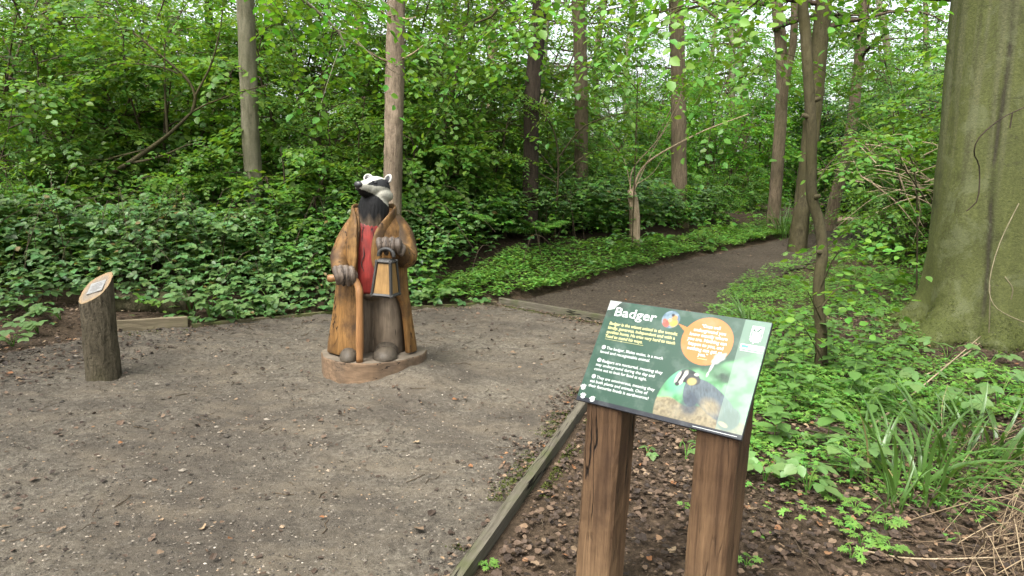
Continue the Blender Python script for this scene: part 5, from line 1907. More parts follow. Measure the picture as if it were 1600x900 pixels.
Vo, Vi = shellpts(0.0), shellpts(-0.035)
V = np.concatenate([Vo.reshape(-1, 3), Vi.reshape(-1, 3)])
N_ = nz * nt_
i = np.arange(nz - 1)[:, None] * nt_
j = np.arange(nt_ - 1)[None, :]
Qo = np.stack([i + j, i + nt_ + j, i + nt_ + j + 1, i + j + 1], -1).reshape(-1, 4)
Qi = np.stack([i + j, i + j + 1, i + nt_ + j + 1, i + nt_ + j], -1).reshape(-1, 4) + N_
Qe = []
for k in range(nz - 1):
    p, q = k * nt_, (k + 1) * nt_
    Qe.append([p, p + N_, q + N_, q])
    p, q = k * nt_ + nt_ - 1, (k + 1) * nt_ + nt_ - 1
    Qe.append([p, q, q + N_, p + N_])
for k in range(nt_ - 1):
    Qe.append([k, k + 1, k + 1 + N_, k + N_])
    p = (nz - 1) * nt_ + k
    Qe.append([p, p + N_, p + 1 + N_, p + 1])
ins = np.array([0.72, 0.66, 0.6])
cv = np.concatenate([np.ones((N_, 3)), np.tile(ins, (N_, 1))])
hem_tone = 1 - 0.45 * np.exp(-(V[:, 2] - Z0) / 0.10)  # coat colour gets darker towards the hem
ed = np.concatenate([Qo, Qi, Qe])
a.add(V, ed, None, cv * hem_tone[:, None])
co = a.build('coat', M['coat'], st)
m = co.modifiers.new('bevel', 'BEVEL')
m.width = 0.008
m.segments = 2
m.limit_method = 'ANGLE'
m.angle_limit = math.radians(55)

# lapels: thick carved bands along the two front edges and round the neck
def lapel(pts, w, th_):
    p = smooth_path(zz(pts), 26)
    a = Acc()
    nn = 10
    ph = np.arange(nn) / nn * 2 * math.pi
    tg = nrm(np.gradient(p, axis=0))
    out = nrm(np.stack([p[:, 0], p[:, 1], 0 * p[:, 0]], -1) - 0.0)
    side = nrm(np.cross(tg, out))
    out = np.cross(side, tg)
    w = np.interp(np.linspace(0, 1, 26), [0, .1, .5, .9, 1], [w * .4, w * .9, w, w * .9, w * .4])
    V = p[:, None, :] + side[:, None, :] * (np.sign(np.cos(ph)) * np.abs(np.cos(ph)) ** .6)[None, :, None] * w[:, None, None] + out[:, None, :] * (np.sin(ph) * th_)[None, :, None]
    i = np.arange(25)[:, None] * nn
    j = np.arange(nn)[None, :]
    Q = np.stack([i + j, i + (j + 1) % nn, i + nn + (j + 1) % nn, i + nn + j], -1).reshape(-1, 4)
    V = np.concatenate([V.reshape(-1, 3), p[[0, -1]]])
    T = [[(q + 1) % nn, q, 26 * nn] for q in range(nn)] + [[25 * nn + q, 25 * nn + (q + 1) % nn, 26 * nn + 1] for q in range(nn)]
    a.add(V, Q, T, np.array([1.12, 1.18, 1.25]))
    return a


lapel([[0.08, 0.10, 1.10], [0.165, 0.02, 1.09], [0.16, -0.07, 1.055], [0.115, -0.135, 1.0], [0.06, -0.175, .92], [0.035, -0.195, .82], [0.035, -0.20, .72], [0.06, -.205, .62]], .040, .011).build('lapel', M['coat'], st)
lapel([[-0.08, 0.10, 1.10], [-0.135, 0.02, 1.08], [-0.135, -0.07, 1.05], [-0.13, -0.125, .985], [-0.135, -0.16, .88], [-0.135, -0.178, .76], [-0.135, -.185, .64]], .042, .011).build('lapel', M['coat'], st)

# sleeves
def sleeve(pts, rads, tone):
    a = Acc()
    p = smooth_path(zz(pts), 20)
    r = np.interp(np.linspace(0, 1, 20), np.linspace(0, 1, len(rads)), rads)
    tube(a, p, r, 24)
    ellipsoid(a, p[0], (rads[0],) * 3)
    lo, hi = tone
    return remesh('sleeve', a, 0.010, M['coat'], st, 6, colfn=lambda c: np.interp(fbm(c[:, 0] * 2 + c[:, 1], c[:, 2], 7, 13, 4) + 0.9 * (c[:, 2] - Z0 - 0.82), [.35, .6], [0, 1])[:, None] * (np.array(lo) - np.array(hi)) + np.array(hi),
                  dispfn=lambda c: c + 0.012 * (fbm(c[:, 0] + c[:, 1], c[:, 2], 9, 15, 3) - .5)[:, None] * np.array([1, -1, 0]))


brown = (0.30, 0.36, 0.5)
sleeve([[0.165, 0.0, .975], [0.215, -0.03, .89], [0.245, -0.085, .785], [0.235, -0.17, .745], [0.195, -0.235, .795], [0.18, -.26, .825]], [.085, .092, .088, .082, .07, .062], (brown, (0.95, 0.95, 0.95)))
sleeve([[-0.115, 0.0, .965], [-0.175, -0.02, .865], [-0.222, -0.055, .755], [-0.228, -0.12, .685], [-0.22, -0.185, .645]], [.075, .078, .076, .07, .062], ((0.42, 0.45, 0.55), (0.95, 0.95, 0.95)))

RUP = np.array([-.012, 0, -.004])
LUP = np.array([.012, 0, -.024])
# paws: palm, four curled fingers and a thumb
def paw(off, palm, prad, knuckles, mids, tips, thumb, rk=0.024, rt=0.017):
    palm = np.array(palm) + off
    knuckles, mids, tips, thumb = (np.array(q_) + off for q_ in (knuckles, mids, tips, thumb))
    a = Acc()
    ellipsoid(a, zz(palm), prad)
    for k, m_, t_ in zip(knuckles, mids, tips):
        k, m_, t_ = zz(k), zz(m_), zz(t_)
        base = k + (zz(palm) - k) * 0.6
        p = smooth_path([base, k, m_, t_], 12)
        tube(a, p, np.interp(np.linspace(0, 1, 12), [0, .4, 1], [rk * .9, rk, rt]), 10)
        ellipsoid(a, t_, (rt, rt, rt), nu=10, nv=8)
        ellipsoid(a, k, (rk * 1.04,) * 3, nu=10, nv=8)
    p = smooth_path(zz(thumb), 9)
    tube(a, p, np.linspace(rk * 1.05, rt, 9), 10)
    ellipsoid(a, p[-1], (rt, rt, rt), nu=10, nv=8)
    return remesh('paw', a, 0.0052, M['paw'], st, 2)


fx = [0.068, 0.112, 0.157, 0.200]
paw(RUP, [0.142, -0.285, .862], (.085, .045, .042), [(x, -.325, .893 - .004 * abs(i - 1.4)) for i, x in enumerate(fx)], [(x + .002, -.352, .845) for x in fx], [(x + .004, -.328, .792 + .006 * abs(i - 1.5)) for i, x in enumerate(fx)], [[.205, -.27, .86], [.235, -.30, .83], [.222, -.325, .79]])
fx = [-.262, -.225, -.188, -.153]
paw(LUP, [-.212, -.235, .668], (.075, .042, .055), [(x, -.272, .70 - .006 * abs(i - 1.4) + .008) for i, x in enumerate(fx)], [(x + .012, -.300, .645) for x in fx], [(x + .018, -.278, .585 + .008 * abs(i - 1.6)) for i, x in enumerate(fx)], [[-.155, -.225, .675], [-.128, -.255, .655], [-.128, -.268, .615]])

# cane
a = Acc()
p = smooth_path(zz([[-.305, -.225, .600], [-.26, -.237, .604], [-.19, -.245, .604], [-.14, -.262, .600], [-.110, -.275, .578], [-.090, -.290, .53], [-.086, -.300, .45], [-.088, -.305, .2], [-.092, -.308, 0.0]]), 44)
tube(a, p, 0.0265 + 0.0015 * np.sin(np.arange(44) * .7), 16, True, jit=0.05)
a.build('cane', M['cane'], st)

# shoes
a = Acc()
ellipsoid(a, zz([.088, -.205, .008]), (.092, .12, .078), nu=28, nv=18)
ellipsoid(a, zz([.10, -.10, .02]), (.09, .10, .08))
flat = lambda c: np.stack([c[:, 0], c[:, 1], np.maximum(c[:, 2], Z0 + 0.002)], -1)
remesh('shoe', a, 0.009, M['shoe'], st, 3, dispfn=flat)
a = Acc()
ellipsoid(a, zz([-.17, -.215, .012]), (.07, .105, .076), nu=28, nv=18)
ellipsoid(a, zz([-.15, -.11, .02]), (.08, .09, .08))
remesh('shoe', a, 0.009, M['shoe'], st, 3, dispfn=flat)

# lantern
LC = np.array([.122, -.385, 0])
ca, sa = math.cos(math.radians(-24)), math.sin(math.radians(-24))
LR = np.array([[ca, -sa, 0], [sa, ca, 0], [0, 0, 1]])
tilt = np.array([[math.cos(.03), 0, math.sin(.03)], [0, 1, 0], [-math.sin(.03), 0, math.cos(.03)]])
LR = tilt @ LR


def lp(x, y, z):
    return LR @ (np.array([x, y, z - .81]) * .86) + LC + [-.015, .01, .806 + Z0]


zt, zb_ = .735, .463
ht, hb = .058, .083
a = Acc()
for sx_, sy_ in ((-1, -1), (1, -1), (1, 1), (-1, 1)):
    tube(a, [lp(sx_ * hb, sy_ * hb, zb_), lp(sx_ * ht, sy_ * ht, zt)], .0115, 4)
for z, h in ((zb_, hb), (zt, ht)):
    q = [lp(-h, -h, z), lp(h, -h, z), lp(h, h, z), lp(-h, h, z)]
    for k in range(4):
        d = nrm(q[(k + 1) % 4] - q[k])
        tube(a, [q[k] - d * .011, q[(k + 1) % 4] + d * .011], .0125, 4)
fr = a
a2 = Acc()
for z0, z1, h0, h1 in ((zb_ - .012, zb_ + .006, hb * .98, hb * .98), (zt - .006, zt + .02, ht, ht * .85)):
    V = [lp(x * h0, y * h0, z0) for x, y in ((-1, -1), (1, -1), (1, 1), (-1, 1))] + [lp(x * h1, y * h1, z1) for x, y in ((-1, -1), (1, -1), (1, 1), (-1, 1))]
    fr.add(V, [[0, 3, 2, 1], [4, 5, 6, 7], [0, 1, 5, 4], [1, 2, 6, 5], [2, 3, 7, 6], [3, 0, 4, 7]])
lan = fr.build('lantern', M['lantern_frame'], st, smooth=False)
for k, (p, q) in enumerate((((-1, -1), (1, -1)), ((1, -1), (1, 1)), ((1, 1), (-1, 1)), ((-1, 1), (-1, -1)))):
    a = Acc()
    g = .91
    V = []
    for dd in (0.965, 0.90):
        for z, h, s in ((zb_ + .012, hb, 1), (zt - .012, ht, 1)):
            for pt in (p, q):
                o_ = (p[0] + q[0]) / 2, (p[1] + q[1]) / 2
                tx = (pt[0] - o_[0]) * g + o_[0] * dd, (pt[1] - o_[1]) * g + o_[1] * dd
                V.append(lp(tx[0] * h, tx[1] * h, z))
    a.add(V, [[0, 1, 3, 2], [4, 6, 7, 5], [0, 4, 5, 1], [2, 3, 7, 6], [0, 2, 6, 4], [1, 5, 7, 3]])
    a.build('pane', M['lantern_pane'], lan, smooth=False)
a = Acc()
ph = np.linspace(-.25, math.pi + .25, 20)
ring = np.array([lp(.066 * math.cos(v), -.01, .785 + .052 * math.sin(v)) for v in ph])
tube(a, ring, .0135, 10)
a.build('ring', M['lantern_frame'], lan)

# head and neck
f_ = nrm([-.60, -.79, .11])
s_ = nrm(np.cross(f_, [0, 0, 1]))                              # towards the animal's right, seen left
u_ = np.cross(s_, f_)
s_ = -s_                                                       # viewer's right
HC = zz([.030, -.02, 1.235])
R3 = np.stack([s_, f_, u_], -1)


HS = 0.82


def hp(s, f, u):
    return HC + (s_ * s + f_ * f + u_ * u) * HS


a = Acc()
ellipsoid(a, hp(0, -.01, .01), HS * np.array((.118, .135, .105)), R3, 28, 18)
ellipsoid(a, hp(0, .08, -.01), HS * np.array((.088, .10, .075)), R3, 24, 16)
p = np.array([hp(0, .04, .0), hp(0, .12, -.004), hp(0, .18, -.006), hp(0, .222, -.004)])
tube(a, smooth_path(p, 10), HS * np.linspace(.086, .046, 10), 20)
ellipsoid(a, hp(0, .222, -.004), HS * np.array((.045, .03, .042)), R3)
for q in (-1, 1):
    ellipsoid(a, hp(q * .085, -.03, -.055), HS * np.array((.055, .10, .06)), R3)
    ellipsoid(a, hp(q * .045, .075, .05), HS * np.array((.035, .06, .02)), R3)
ellipsoid(a, hp(0, .11, -.05), HS * np.array((.05, .11, .04)), R3)
tube(a, smooth_path([hp(0, -.02, -.02), zz([.018, -.035, 1.13]), zz([.012, -.035, 1.05]), zz([.0, -0.02, .965])], 14), np.interp(np.linspace(0, 1, 14), [0, .35, .7, 1], [.085, .108, .122, .128]), 28)


def headcol(co):
    d = (co - HC) / HS
    S, F_, U_ = d @ s_, d @ f_, d @ u_
    nz_ = 0.03 * (fbm(co[:, 0] * 40 + co[:, 1] * 23, co[:, 2] * 30, 1, 5, 3) - .5)
    ang = np.degrees(np.arctan2(np.abs(S), U_ + 0.012)) + nz_ * 120
    white = np.array([0.42, 0.41, 0.36])
    cheek = np.array([0.30, 0.29, 0.24])
    black = np.array([0.022, 0.023, 0.024])
    throat = np.array([0.006, 0.006, 0.006])
    furb = np.array([0.085, 0.064, 0.044])
    c = np.tile(black, (len(co), 1))
    top = ang < np.interp(F_, [-.1, .05, .15, .2], [36, 36, 40, 70])
    c[top] = white
    ck = (ang > np.interp(F_, [-.1, .0, .1, .2], [80, 78, 70, 58])) & (ang < np.interp(F_, [-.12, -.05, .06, .2], [136, 140, 126, 118]))
    c[ck & (F_ > -.115)] = cheek
    low = ang >= np.interp(F_, [-.12, -.05, .06, .2], [136, 140, 126, 118])
    c[low] = throat
    neck = co[:, 2] - Z0 + 0.25 * nz_ + 0.02 * np.sin(co[:, 0] * 90)
    k = np.interp(neck, [0.985, 1.05], [1, 0])[:, None]
    isn = (low | (F_ < -.08))[:, None]
    c = np.where(isn, c * (1 - k) + furb * (0.8 + 0.5 * fbm(co[:, 0] * 60, co[:, 2] * 10, 1, 6, 3))[:, None] * k, c)
    return c


def headdisp(co):
    d = (co - HC) / HS
    S, F_, U_ = d @ s_, d @ f_, d @ u_
    ang = np.degrees(np.arctan2(np.abs(S), U_ + 0.012))
    fur = np.exp(-((ang - 104) / 22) ** 2) * np.interp(F_, [-.1, .08], [1, .2])
    g = np.sin(ang * 0.9 + F_ * 60 + 3 * fbm(F_ * 30, ang * .05, 1, 2, 2)) * 0.0028 * fur
    nk = np.interp(co[:, 2] - Z0, [1.08, 1.15], [1, 0]) * 0.003 * np.sin(np.arctan2(co[:, 1], co[:, 0]) * 34 + 3 * fbm(co[:, 2] * 20, co[:, 0] * 9, 1, 8, 2))
    return co + nrm(d) * (g + nk)[:, None]


hd = remesh('head', a, 0.0056, M['painted_head'], st, 4, headcol, headdisp)
M['nose_black'] = wood_mat('nose_black', (0.012, 0.012, 0.013), (0.03, 0.03, 0.032), rough=0.35, spec=0.5, bump=0.15)
M['ear_white'] = wood_mat('ear_white', (0.34, 0.33, 0.30), (0.46, 0.45, 0.41), rough=0.6, bump=0.2)
a = Acc()
ellipsoid(a, hp(0, .243, .012), HS * np.array((.042, .03, .032)), R3)
ellipsoid(a, hp(0, .235, -.008), HS * np.array((.022, .02, .03)), R3)
remesh('nose', a, 0.005, M['nose_black'], hd, 3)
for q in (-1, 1):
    a = Acc()
    ellipsoid(a, hp(q * .068, .098, .047), HS * np.array((.014, .012, .012)), R3, 14, 10)
    a.build('eye', M['nose_black'], hd)
    a = Acc()
    c0 = hp(q * .108, -.035, .088)
    ex, ez = nrm(s_ * q * .85 + u_ * -.1 + f_ * .25), nrm(u_ * .9 + s_ * q * .35)
    nn_ = np.cross(ex, ez)
    nn_ = nn_ * np.sign(nn_ @ f_)
    RE = np.stack([ex, nn_, ez], -1)
    ellipsoid(a, c0, HS * np.array((.042, .018, .044)), RE, 20, 12)
    er = a.build('ear', M['nose_black'], hd)
    a = Acc()
    ph = np.linspace(-.5, math.pi + .5, 22)
    tube(a, [c0 + RE @ np.array([.041 * math.cos(v), .006, .043 * math.sin(v)]) * HS for v in ph], .0085, 8)
    a.build('ear_rim', M['ear_white'], hd)

# ------------------------------------------------------------------ bark post with plaque
pb = G(163, 594)
o = thing('log_post', 'bark-covered log post with slanted cut top and small metal plaque', 'post', (pb[0], pb[1], float(gz(pb[0], pb[1]))), 0.0)
R_ = .116
n, m = 64, 40
th = np.arange(n) / n * 2 * math.pi
top = lambda x, y: .70 + 0.42 * x + 0.80 * y
t_ = np.linspace(0, 1, m)
TH, TT = np.meshgrid(th, t_)
rid = fbm(TH * 7 / 6.28 * 4, TT * 2.2, 1.6, 5, 4)
rid = np.where(TH > 5.6, rid + (fbm((TH - 6.2832) * 7 / 6.28 * 4 + 0.0, TT * 2.2, 1.6, 5, 4) - rid) * ((TH - 5.6) / .683), rid)
r = R_ * (1 + 0.16 * (rid - .5) + .06 * np.exp(-TT * 9)) * (1 - 0.05 * TT)
X, Y = np.cos(TH) * r, np.sin(TH) * r
zt_ = top(np.cos(TH) * R_, np.sin(TH) * R_) + 0.006 * np.sin(3 * TH)
V = np.stack([X - 0.012 * TT, Y, -0.1 + (zt_ + .1) * TT], -1).reshape(-1, 3)
i = np.arange(m - 1)[:, None] * n
j = np.arange(n)[None, :]
Q = np.stack([i + j, i + (j + 1) % n, i + n + (j + 1) % n, i + n + j], -1).reshape(-1, 4)
a = Acc()
a.add(V, Q)
M['bark_post'] = bark_mat('bark_post', (0.024, 0.020, 0.013), (0.15, 0.125, 0.085), sc=(13, 13, 3.6), green=(0.06, 0.056, 0.025), gfac=0.5, bump=1.0)
a.build('bark', M['bark_post'], o)
ed = V[(m - 1) * n:]
cen = ed.mean(0)
a = Acc()
V2 = np.concatenate([cen + (ed - cen) * s + [0, 0, -0.001 if s < 1 else 0.0] for s in (1.0, .93, .7, .4)] + [[cen]])
Q, T = [], []
for k in range(3):
    for j in range(n):
        Q.append([k * n + j, k * n + (j + 1) % n, (k + 1) * n + (j + 1) % n, (k + 1) * n + j])
for j in range(n):
    T.append([3 * n + j, 3 * n + (j + 1) % n, 4 * n])
t = NT('cut_face')
rg = t.node('ShaderNodeTexWave', wave_type='RINGS')
rg.rings_direction = 'Z'
t.l(t.coord(), rg.inputs['Vector'])
rg.inputs['Scale'].default_value = 22
rg.inputs['Distortion'].default_value = 2.5
rg.inputs['Detail'].default_value = 3
c = t.mix(t.ramp(rg.outputs['Fac'], [(0.2, 0.0), (0.9, 0.5)]), (0.27, 0.21, 0.145), (0.16, 0.12, 0.08))
c = t.mix(t.ramp(t.noise(t.coord(), 9, 5), [(0.4, 0.0), (0.65, 0.7)]), c, (0.17, 0.155, 0.13))
c = t.mix(1.0, c, t.attr(), 'MULTIPLY')
t.fin(c, 0.75, 0.2)
M['cut_face'] = t.m
cc = np.concatenate([np.tile([1.0, .88, .68], (2 * n, 1)), np.tile([.8, .8, .8], (2 * n + 1, 1))])
cc[:n] = (0.9, .75, .5)
a.add(V2, Q, T, cc)
a.build('cut_face', M['cut_face'], o, smooth=False)
nx = nrm(np.array([-.42, -.80, 1.0]))
ax = nrm(np.array([1, 0.12, 0]) - nx * (np.array([1, 0.12, 0]) @ nx))
ay = np.cross(nx, ax)
t = NT('plaque_metal')
t.p.inputs['Metallic'].default_value = 0.6
t.fin((0.26, 0.26, 0.245), 0.45, 0.4)
M['plaque'] = t.m
a = Acc()
RP = np.stack([ax, ay, nx], -1)
box(a, (-.065, -.055, 0.001), (.065, .055, .006), None, RP, cen + ax * .01)
pq = a.build('plaque', M['plaque'], o, smooth=False)
M['engraved'] = NT('engraved').fin((0.12, 0.11, 0.10), 0.6, 0.3)
a = Acc()
for k, (yy, x0, x1) in enumerate([(.034, -.03, .03), (.018, -.045, .045), (.004, -.04, .046), (-.010, -.045, .03), (-.024, -.045, .045), (-.038, -.02, .02)]):
    box(a, (x0, yy - .0025, .006), (x1, yy + .0025, .0066), None, RP, cen + ax * .01)
a.build('engraving', M['engraved'], pq, smooth=False)
# ------------------------------------------------------------------ information board
SBL = np.array([0.23686276, 2.36797637, 0.77484632])
SA = nrm([0.79187462, -0.61068278, 0.0])
SB = np.array([0.33616111, 0.43671574, 0.83443099])
SB = nrm(SB - SA * (SB @ SA))
SN = np.cross(SA, SB)
PW, PH = 0.600, 0.401
gp = np.array([SBL[0] + SA[0] * .3, SBL[1] + SA[1] * .3])
sg = thing('information_sign', 'green badger information board on two square timber posts', 'sign', (gp[0] + .1, gp[1] + .13, float(gz(gp[0], gp[1]))))
sgo = np.array(sg.location)
t = NT('panel_edge')
t.fin((0.018, 0.02, 0.026), 0.35, 0.5)
M['panel_edge'] = t.m
t = NT('panel_print')
c = t.attr()
n_ = t.noise(t.coord(), 14, 4)
c = t.mix(t.math('MULTIPLY', t.ramp(n_, [(0.5, 0.0), (0.8, 1.0)]), 0.10), c, (0.45, 0.5, 0.47))
t.fin(c, t.ramp(n_, [(0.3, 0.28), (0.7, 0.42)]), 0.28)
M['panel_print'] = t.m
MP = Matrix(((SA[0], SB[0], SN[0], SBL[0] - sgo[0]), (SA[1], SB[1], SN[1], SBL[1] - sgo[1]), (SA[2], SB[2], SN[2], SBL[2] - sgo[2]), (0, 0, 0, 1)))
bm = bmesh.new()
bmesh.ops.create_cube(bm, size=1.0)
for v in bm.verts:
    v.co = Vector(((v.co.x + .5) * PW, (v.co.y + .5) * PH, (v.co.z - .5) * .014))
bmesh.ops.bevel(bm, geom=[e for e in bm.edges], offset=.0015, segments=1, affect='EDGES')
me = bpy.data.meshes.new('panel')
bm.to_mesh(me)
bm.free()
me.materials.append(M['panel_edge'])
pn = link('panel', me, sg)
pn.matrix_local = MP

# printed face: painted point by point
nx_, ny_ = 320, 214
mg = 0.002
U, V_ = np.meshgrid(np.linspace(mg, PW - mg, nx_), np.linspace(mg, PH - mg, ny_))


def L(r, g, b):
    return srgb(r, g, b)


def over(C, col, al):
    return C + (np.asarray(col) - C) * np.clip(al, 0, 1)[..., None]


def sdell(cx, cy, rx, ry, rot=0.0):
    x, y = U - cx, V_ - cy
    c, s = math.cos(rot), math.sin(rot)
    x, y = x * c + y * s, -x * s + y * c
    return np.hypot(x / rx, y / ry) - 1


def soft(d, w):
    return sstep(w, -w, d)


C = np.tile(L(50, 92, 72), (ny_, nx_, 1)) * (1.0 + 0.10 * (V_ / PH))[..., None]
# photograph of a badger: blurred greens, leafy ground, animal
g1 = fbm(U, V_, 22, 5, 3)
g2 = fbm(U + .3, V_, 48, 9, 2)
ph = L(70, 150, 85) + (L(150, 225, 160) - L(70, 150, 85)) * sstep(.35, .7, g1)[..., None]
ph = over(ph, L(30, 84, 50), sstep(.52, .68, fbm(U, V_, 16, 25, 3)) * sstep(.36, .48, U) * sstep(.57, .50, U))
ph = over(ph, L(120, 220, 170), soft(sdell(.345, .15, .035, .05), .5) * .8)
ph = over(ph, L(28, 70, 48), soft(sdell(.47, .20, .05, .028), .6) * .7)
gy = .082 - .30 * (U - .30) * .3 + .006 * np.sin(U * 60)
grd = L(165, 152, 118) * (.45 + 1.0 * fbm(U, V_, 120, 13, 3))[..., None]
ph = over(ph, grd, sstep(.004, -.004, V_ - gy))
bb = (.55 + .9 * fbm(U * 1.6 + V_, V_, 90, 17, 3))[..., None]
fur = L(98, 114, 122) * (0.45 + 1.1 * fbm(U * 260 + V_ * 90, V_ * 60 - U * 20, 1, 17, 3))[..., None]
body = np.minimum(np.minimum(sdell(.478, .103, .105, .041, -.55), sdell(.406, .118, .030, .052, .15)), sdell(.545, .056, .034, .040, -.6))
ph = over(ph, fur, soft(body, .06))
ph = over(ph, L(190, 172, 128) * bb, soft(sdell(.478, .080, .034, .024, -.4), .6) * .7)
ph = over(ph, L(60, 76, 92) * bb, soft(sdell(.41, .078, .03, .04, .2), .4) * .8)
ph = over(ph, L(42, 50, 56) * bb, soft(sdell(.548, .05, .03, .035, -.5), .4) * .6)
ph = over(ph, L(44, 50, 54), soft(sdell(.385, .166, .040, .024, -.35), .08))
ph = over(ph, L(236, 234, 218), soft(sdell(.363, .160, .0105, .030, -.30), .15))
ph = over(ph, L(236, 234, 218), soft(sdell(.345, .158, .006, .022, -.25), .2))
ph = over(ph, L(30, 36, 40), soft(sdell(.354, .158, .0042, .026, -.30), .2))
ph = over(ph, L(30, 36, 40), soft(sdell(.379, .164, .0070, .024, -.50), .2))
ph = over(ph, L(206, 188, 110), soft(sdell(.396, .152, .016, .013, .2), .25))
ph = over(ph, L(236, 234, 222), soft(sdell(.405, .178, .008, .005), .3))
ph = over(ph, L(34, 36, 38), soft(sdell(.349, .134, .008, .007), .2))
ph = over(ph, L(214, 196, 150), soft(sdell(.533, .035, .016, .007, -.3), .3))
edge = np.hypot((U - .405) / .112, (V_ - .06) / .145) - 1
inside = np.where(U > .405, 1.0, sstep(.01, -.01, edge))
fade = inside * sstep(.0, .03, .205 + .10 * sstep(.40, .60, U) - V_ + .02 * (g1 - .5))
C = over(C, ph, fade * (V_ < .30))
strip = U > .513
C = over(C, L(190, 222, 200), .38 * strip)
C = over(C, L(120, 165, 140), strip * .4 * sstep(.26, .34, V_))
# round portrait (plain painted stand-in) and speech bubble
pd = np.hypot(U - .258, V_ - .359) - .0335
pc = L(95, 130, 150) + (L(150, 175, 190) - L(95, 130, 150)) * sstep(.4, .6, g2)[..., None]
for cx, cy, r_, col in ((.245, .342, .014, (214, 92, 70)), (.272, .347, .015, (232, 186, 84)), (.270, .368, .010, (222, 160, 92)), (.262, .376, .006, (60, 54, 50)), (.237, .352, .008, (190, 110, 90)), (.256, .356, .007, (240, 220, 150))):
    pc = over(pc, L(*col), soft(np.hypot(U - cx, V_ - cy) / r_ - 1 + .5 * (g2 - .5), .25))
C = over(C, pc, sstep(.0008, -.0008, pd))
bub = np.hypot((U - .406) / .089, (V_ - .301) / .087) - 1
tail = inpoly(U, V_, [(.288, .349), (.335, .337), (.330, .316)])
C = over(C, L(226, 146, 72), np.maximum(sstep(.008, -.008, bub), tail))
# peeled corner with its shadow painted in, splash, bottom strip
pl_ = inpoly(U + .004 * (g2 - .5), V_, [(.0, .41), (.060, .41), (.040, .385), (.033, .375), (.031, .368), (.0, .357)])
C = over(C, L(40, 58, 48), .75 * soft(np.hypot((U - .045) / .03, (V_ - .385) / .02) - 1, .6))
C = over(C, L(40, 58, 48), .6 * soft(np.hypot((U - .016) / .02, (V_ - .347) / .014) - 1, .6))
C = over(C, L(212, 220, 212) * (.8 + .3 * g2)[..., None], pl_ * 1.0)
for (cx, cy, rx, ry, rot, al) in ((.462, .252, .019, .013, .6, .75), (.453, .236, .012, .010, .4, .7), (.446, .213, .005, .02, -.25, .85), (.440, .188, .0035, .01, -.1, .9), (.475, .262, .012, .006, .7, .6)):
    C = over(C, L(225, 228, 226), al * soft(sdell(cx, cy, rx, ry, rot) + .8 * (g2 - .5), .3))
C = over(C, L(28, 36, 48), (V_ < .0155))
a = Acc()
i = np.arange(ny_ - 1)[:, None] * nx_
j = np.arange(nx_ - 1)[None, :]
Q = np.stack([i + j, i + j + 1, i + nx_ + j + 1, i + nx_ + j], -1).reshape(-1, 4)
a.add(np.stack([U, V_, 0 * U + .0006], -1).reshape(-1, 3), Q, None, np.clip(C * .36, .003, .85).reshape(-1, 3))
a.build('printed_face', M['panel_print'], pn, smooth=False)

t = NT('print_white')
t.fin((0.42, 0.44, 0.42), 0.35, 0.4)
M['print_white'] = t.m
t = NT('print_cream')
t.fin(srgb(240, 232, 160) * .45, 0.35, 0.4)
M['print_cream'] = t.m
t = NT('print_teal')
t.fin(srgb(60, 150, 140) * .5, 0.35, 0.4)
M['print_teal'] = t.m
t = NT('print_green')
t.fin(srgb(60, 105, 85) * .42, 0.35, 0.4)
M['print_green'] = t.m


def text(body, x, y, size, mat, width=None, bold=0.0, spacing=1.0, align='LEFT', shear=0.0, name='lettering'):
    cu = bpy.data.curves.new(name, 'FONT')
    cu.body = body
    cu.size = size
    cu.align_x = align
    cu.resolution_u = 2
    cu.offset = bold
    cu.space_line = spacing
    cu.shear = shear
    o = bpy.data.objects.new(name, cu)
    COL.objects.link(o)
    dg = bpy.context.evaluated_depsgraph_get()
    me = bpy.data.meshes.new_from_object(o.evaluated_get(dg))
    bpy.data.objects.remove(o)
    co = np.empty(len(me.vertices) * 3, np.float32)
    me.vertices.foreach_get('co', co)
    co = co.reshape(-1, 3)
    sc = 1.0
    if width:
        sc = width / (co[:, 0].max() - co[:, 0].min())
        co[:, 0] *= sc
        me.vertices.foreach_set('co', co.ravel())
        me.update()
    me.name = name
    me.materials.append(mat)
    q = link(name, me, pn)
    q.location = (x, y, .0014)
    return q


text('Badger', .034, .341, .050, M['print_white'], .167, .0007, name='title')
for k, s in enumerate(['Badger is the wisest animal in the woods;', 'kindly, generous, independent and with a', 'spotless home. He tries very hard to teach', 'Toad to mend his ways.']):
    text(s, .030, .3035 - k * .0172, .0165, M['print_cream'], [.268, .264, .270, .152][k], .00035)
blocks = [(.207, ['The badger, Meles meles, is a much', 'loved and recognisable animal.'], [.222, .198]), (.156, ['Badgers are nocturnal, meaning they', 'stay underground during the day and', 'come out to look for food at night.'], [.236, .232, .208]), (.092, ['They are omnivorous, meaning they', 'eat both plants and animals. One of', 'their favourite foods is earthworms!'], [.228, .226, .236])]
for y0, ls, ws in blocks:
    for k, s in enumerate(ls):
        text(s, .052 if k == 0 else .032, y0 - k * .0172, .0158, M['print_white'], ws[k], .00012)
qs = ['\u201cOnce well', 'underground you', 'know exactly where', 'you are. Nothing can', 'happen to you, and', 'nothing can get at', 'you.\u201d']
for k, s in enumerate(qs):
    text(s, .407, .3475 - k * .0172, .0172, M['print_white'], [.066, .112, .132, .136, .122, .120, .034][k], .0003, align='CENTER')


def flat(name, polys, mat, z=.0014):
    a = Acc()
    for p in polys:
        p = np.array(p, float)
        c = p.mean(0)
        V = np.concatenate([np.column_stack([p, np.full(len(p), z)]), [[c[0], c[1], z]]])
        k = len(p)
        a.add(V, None, [[i, (i + 1) % k, k] for i in range(k)])
    return a.build(name, M[mat], pn, smooth=False)


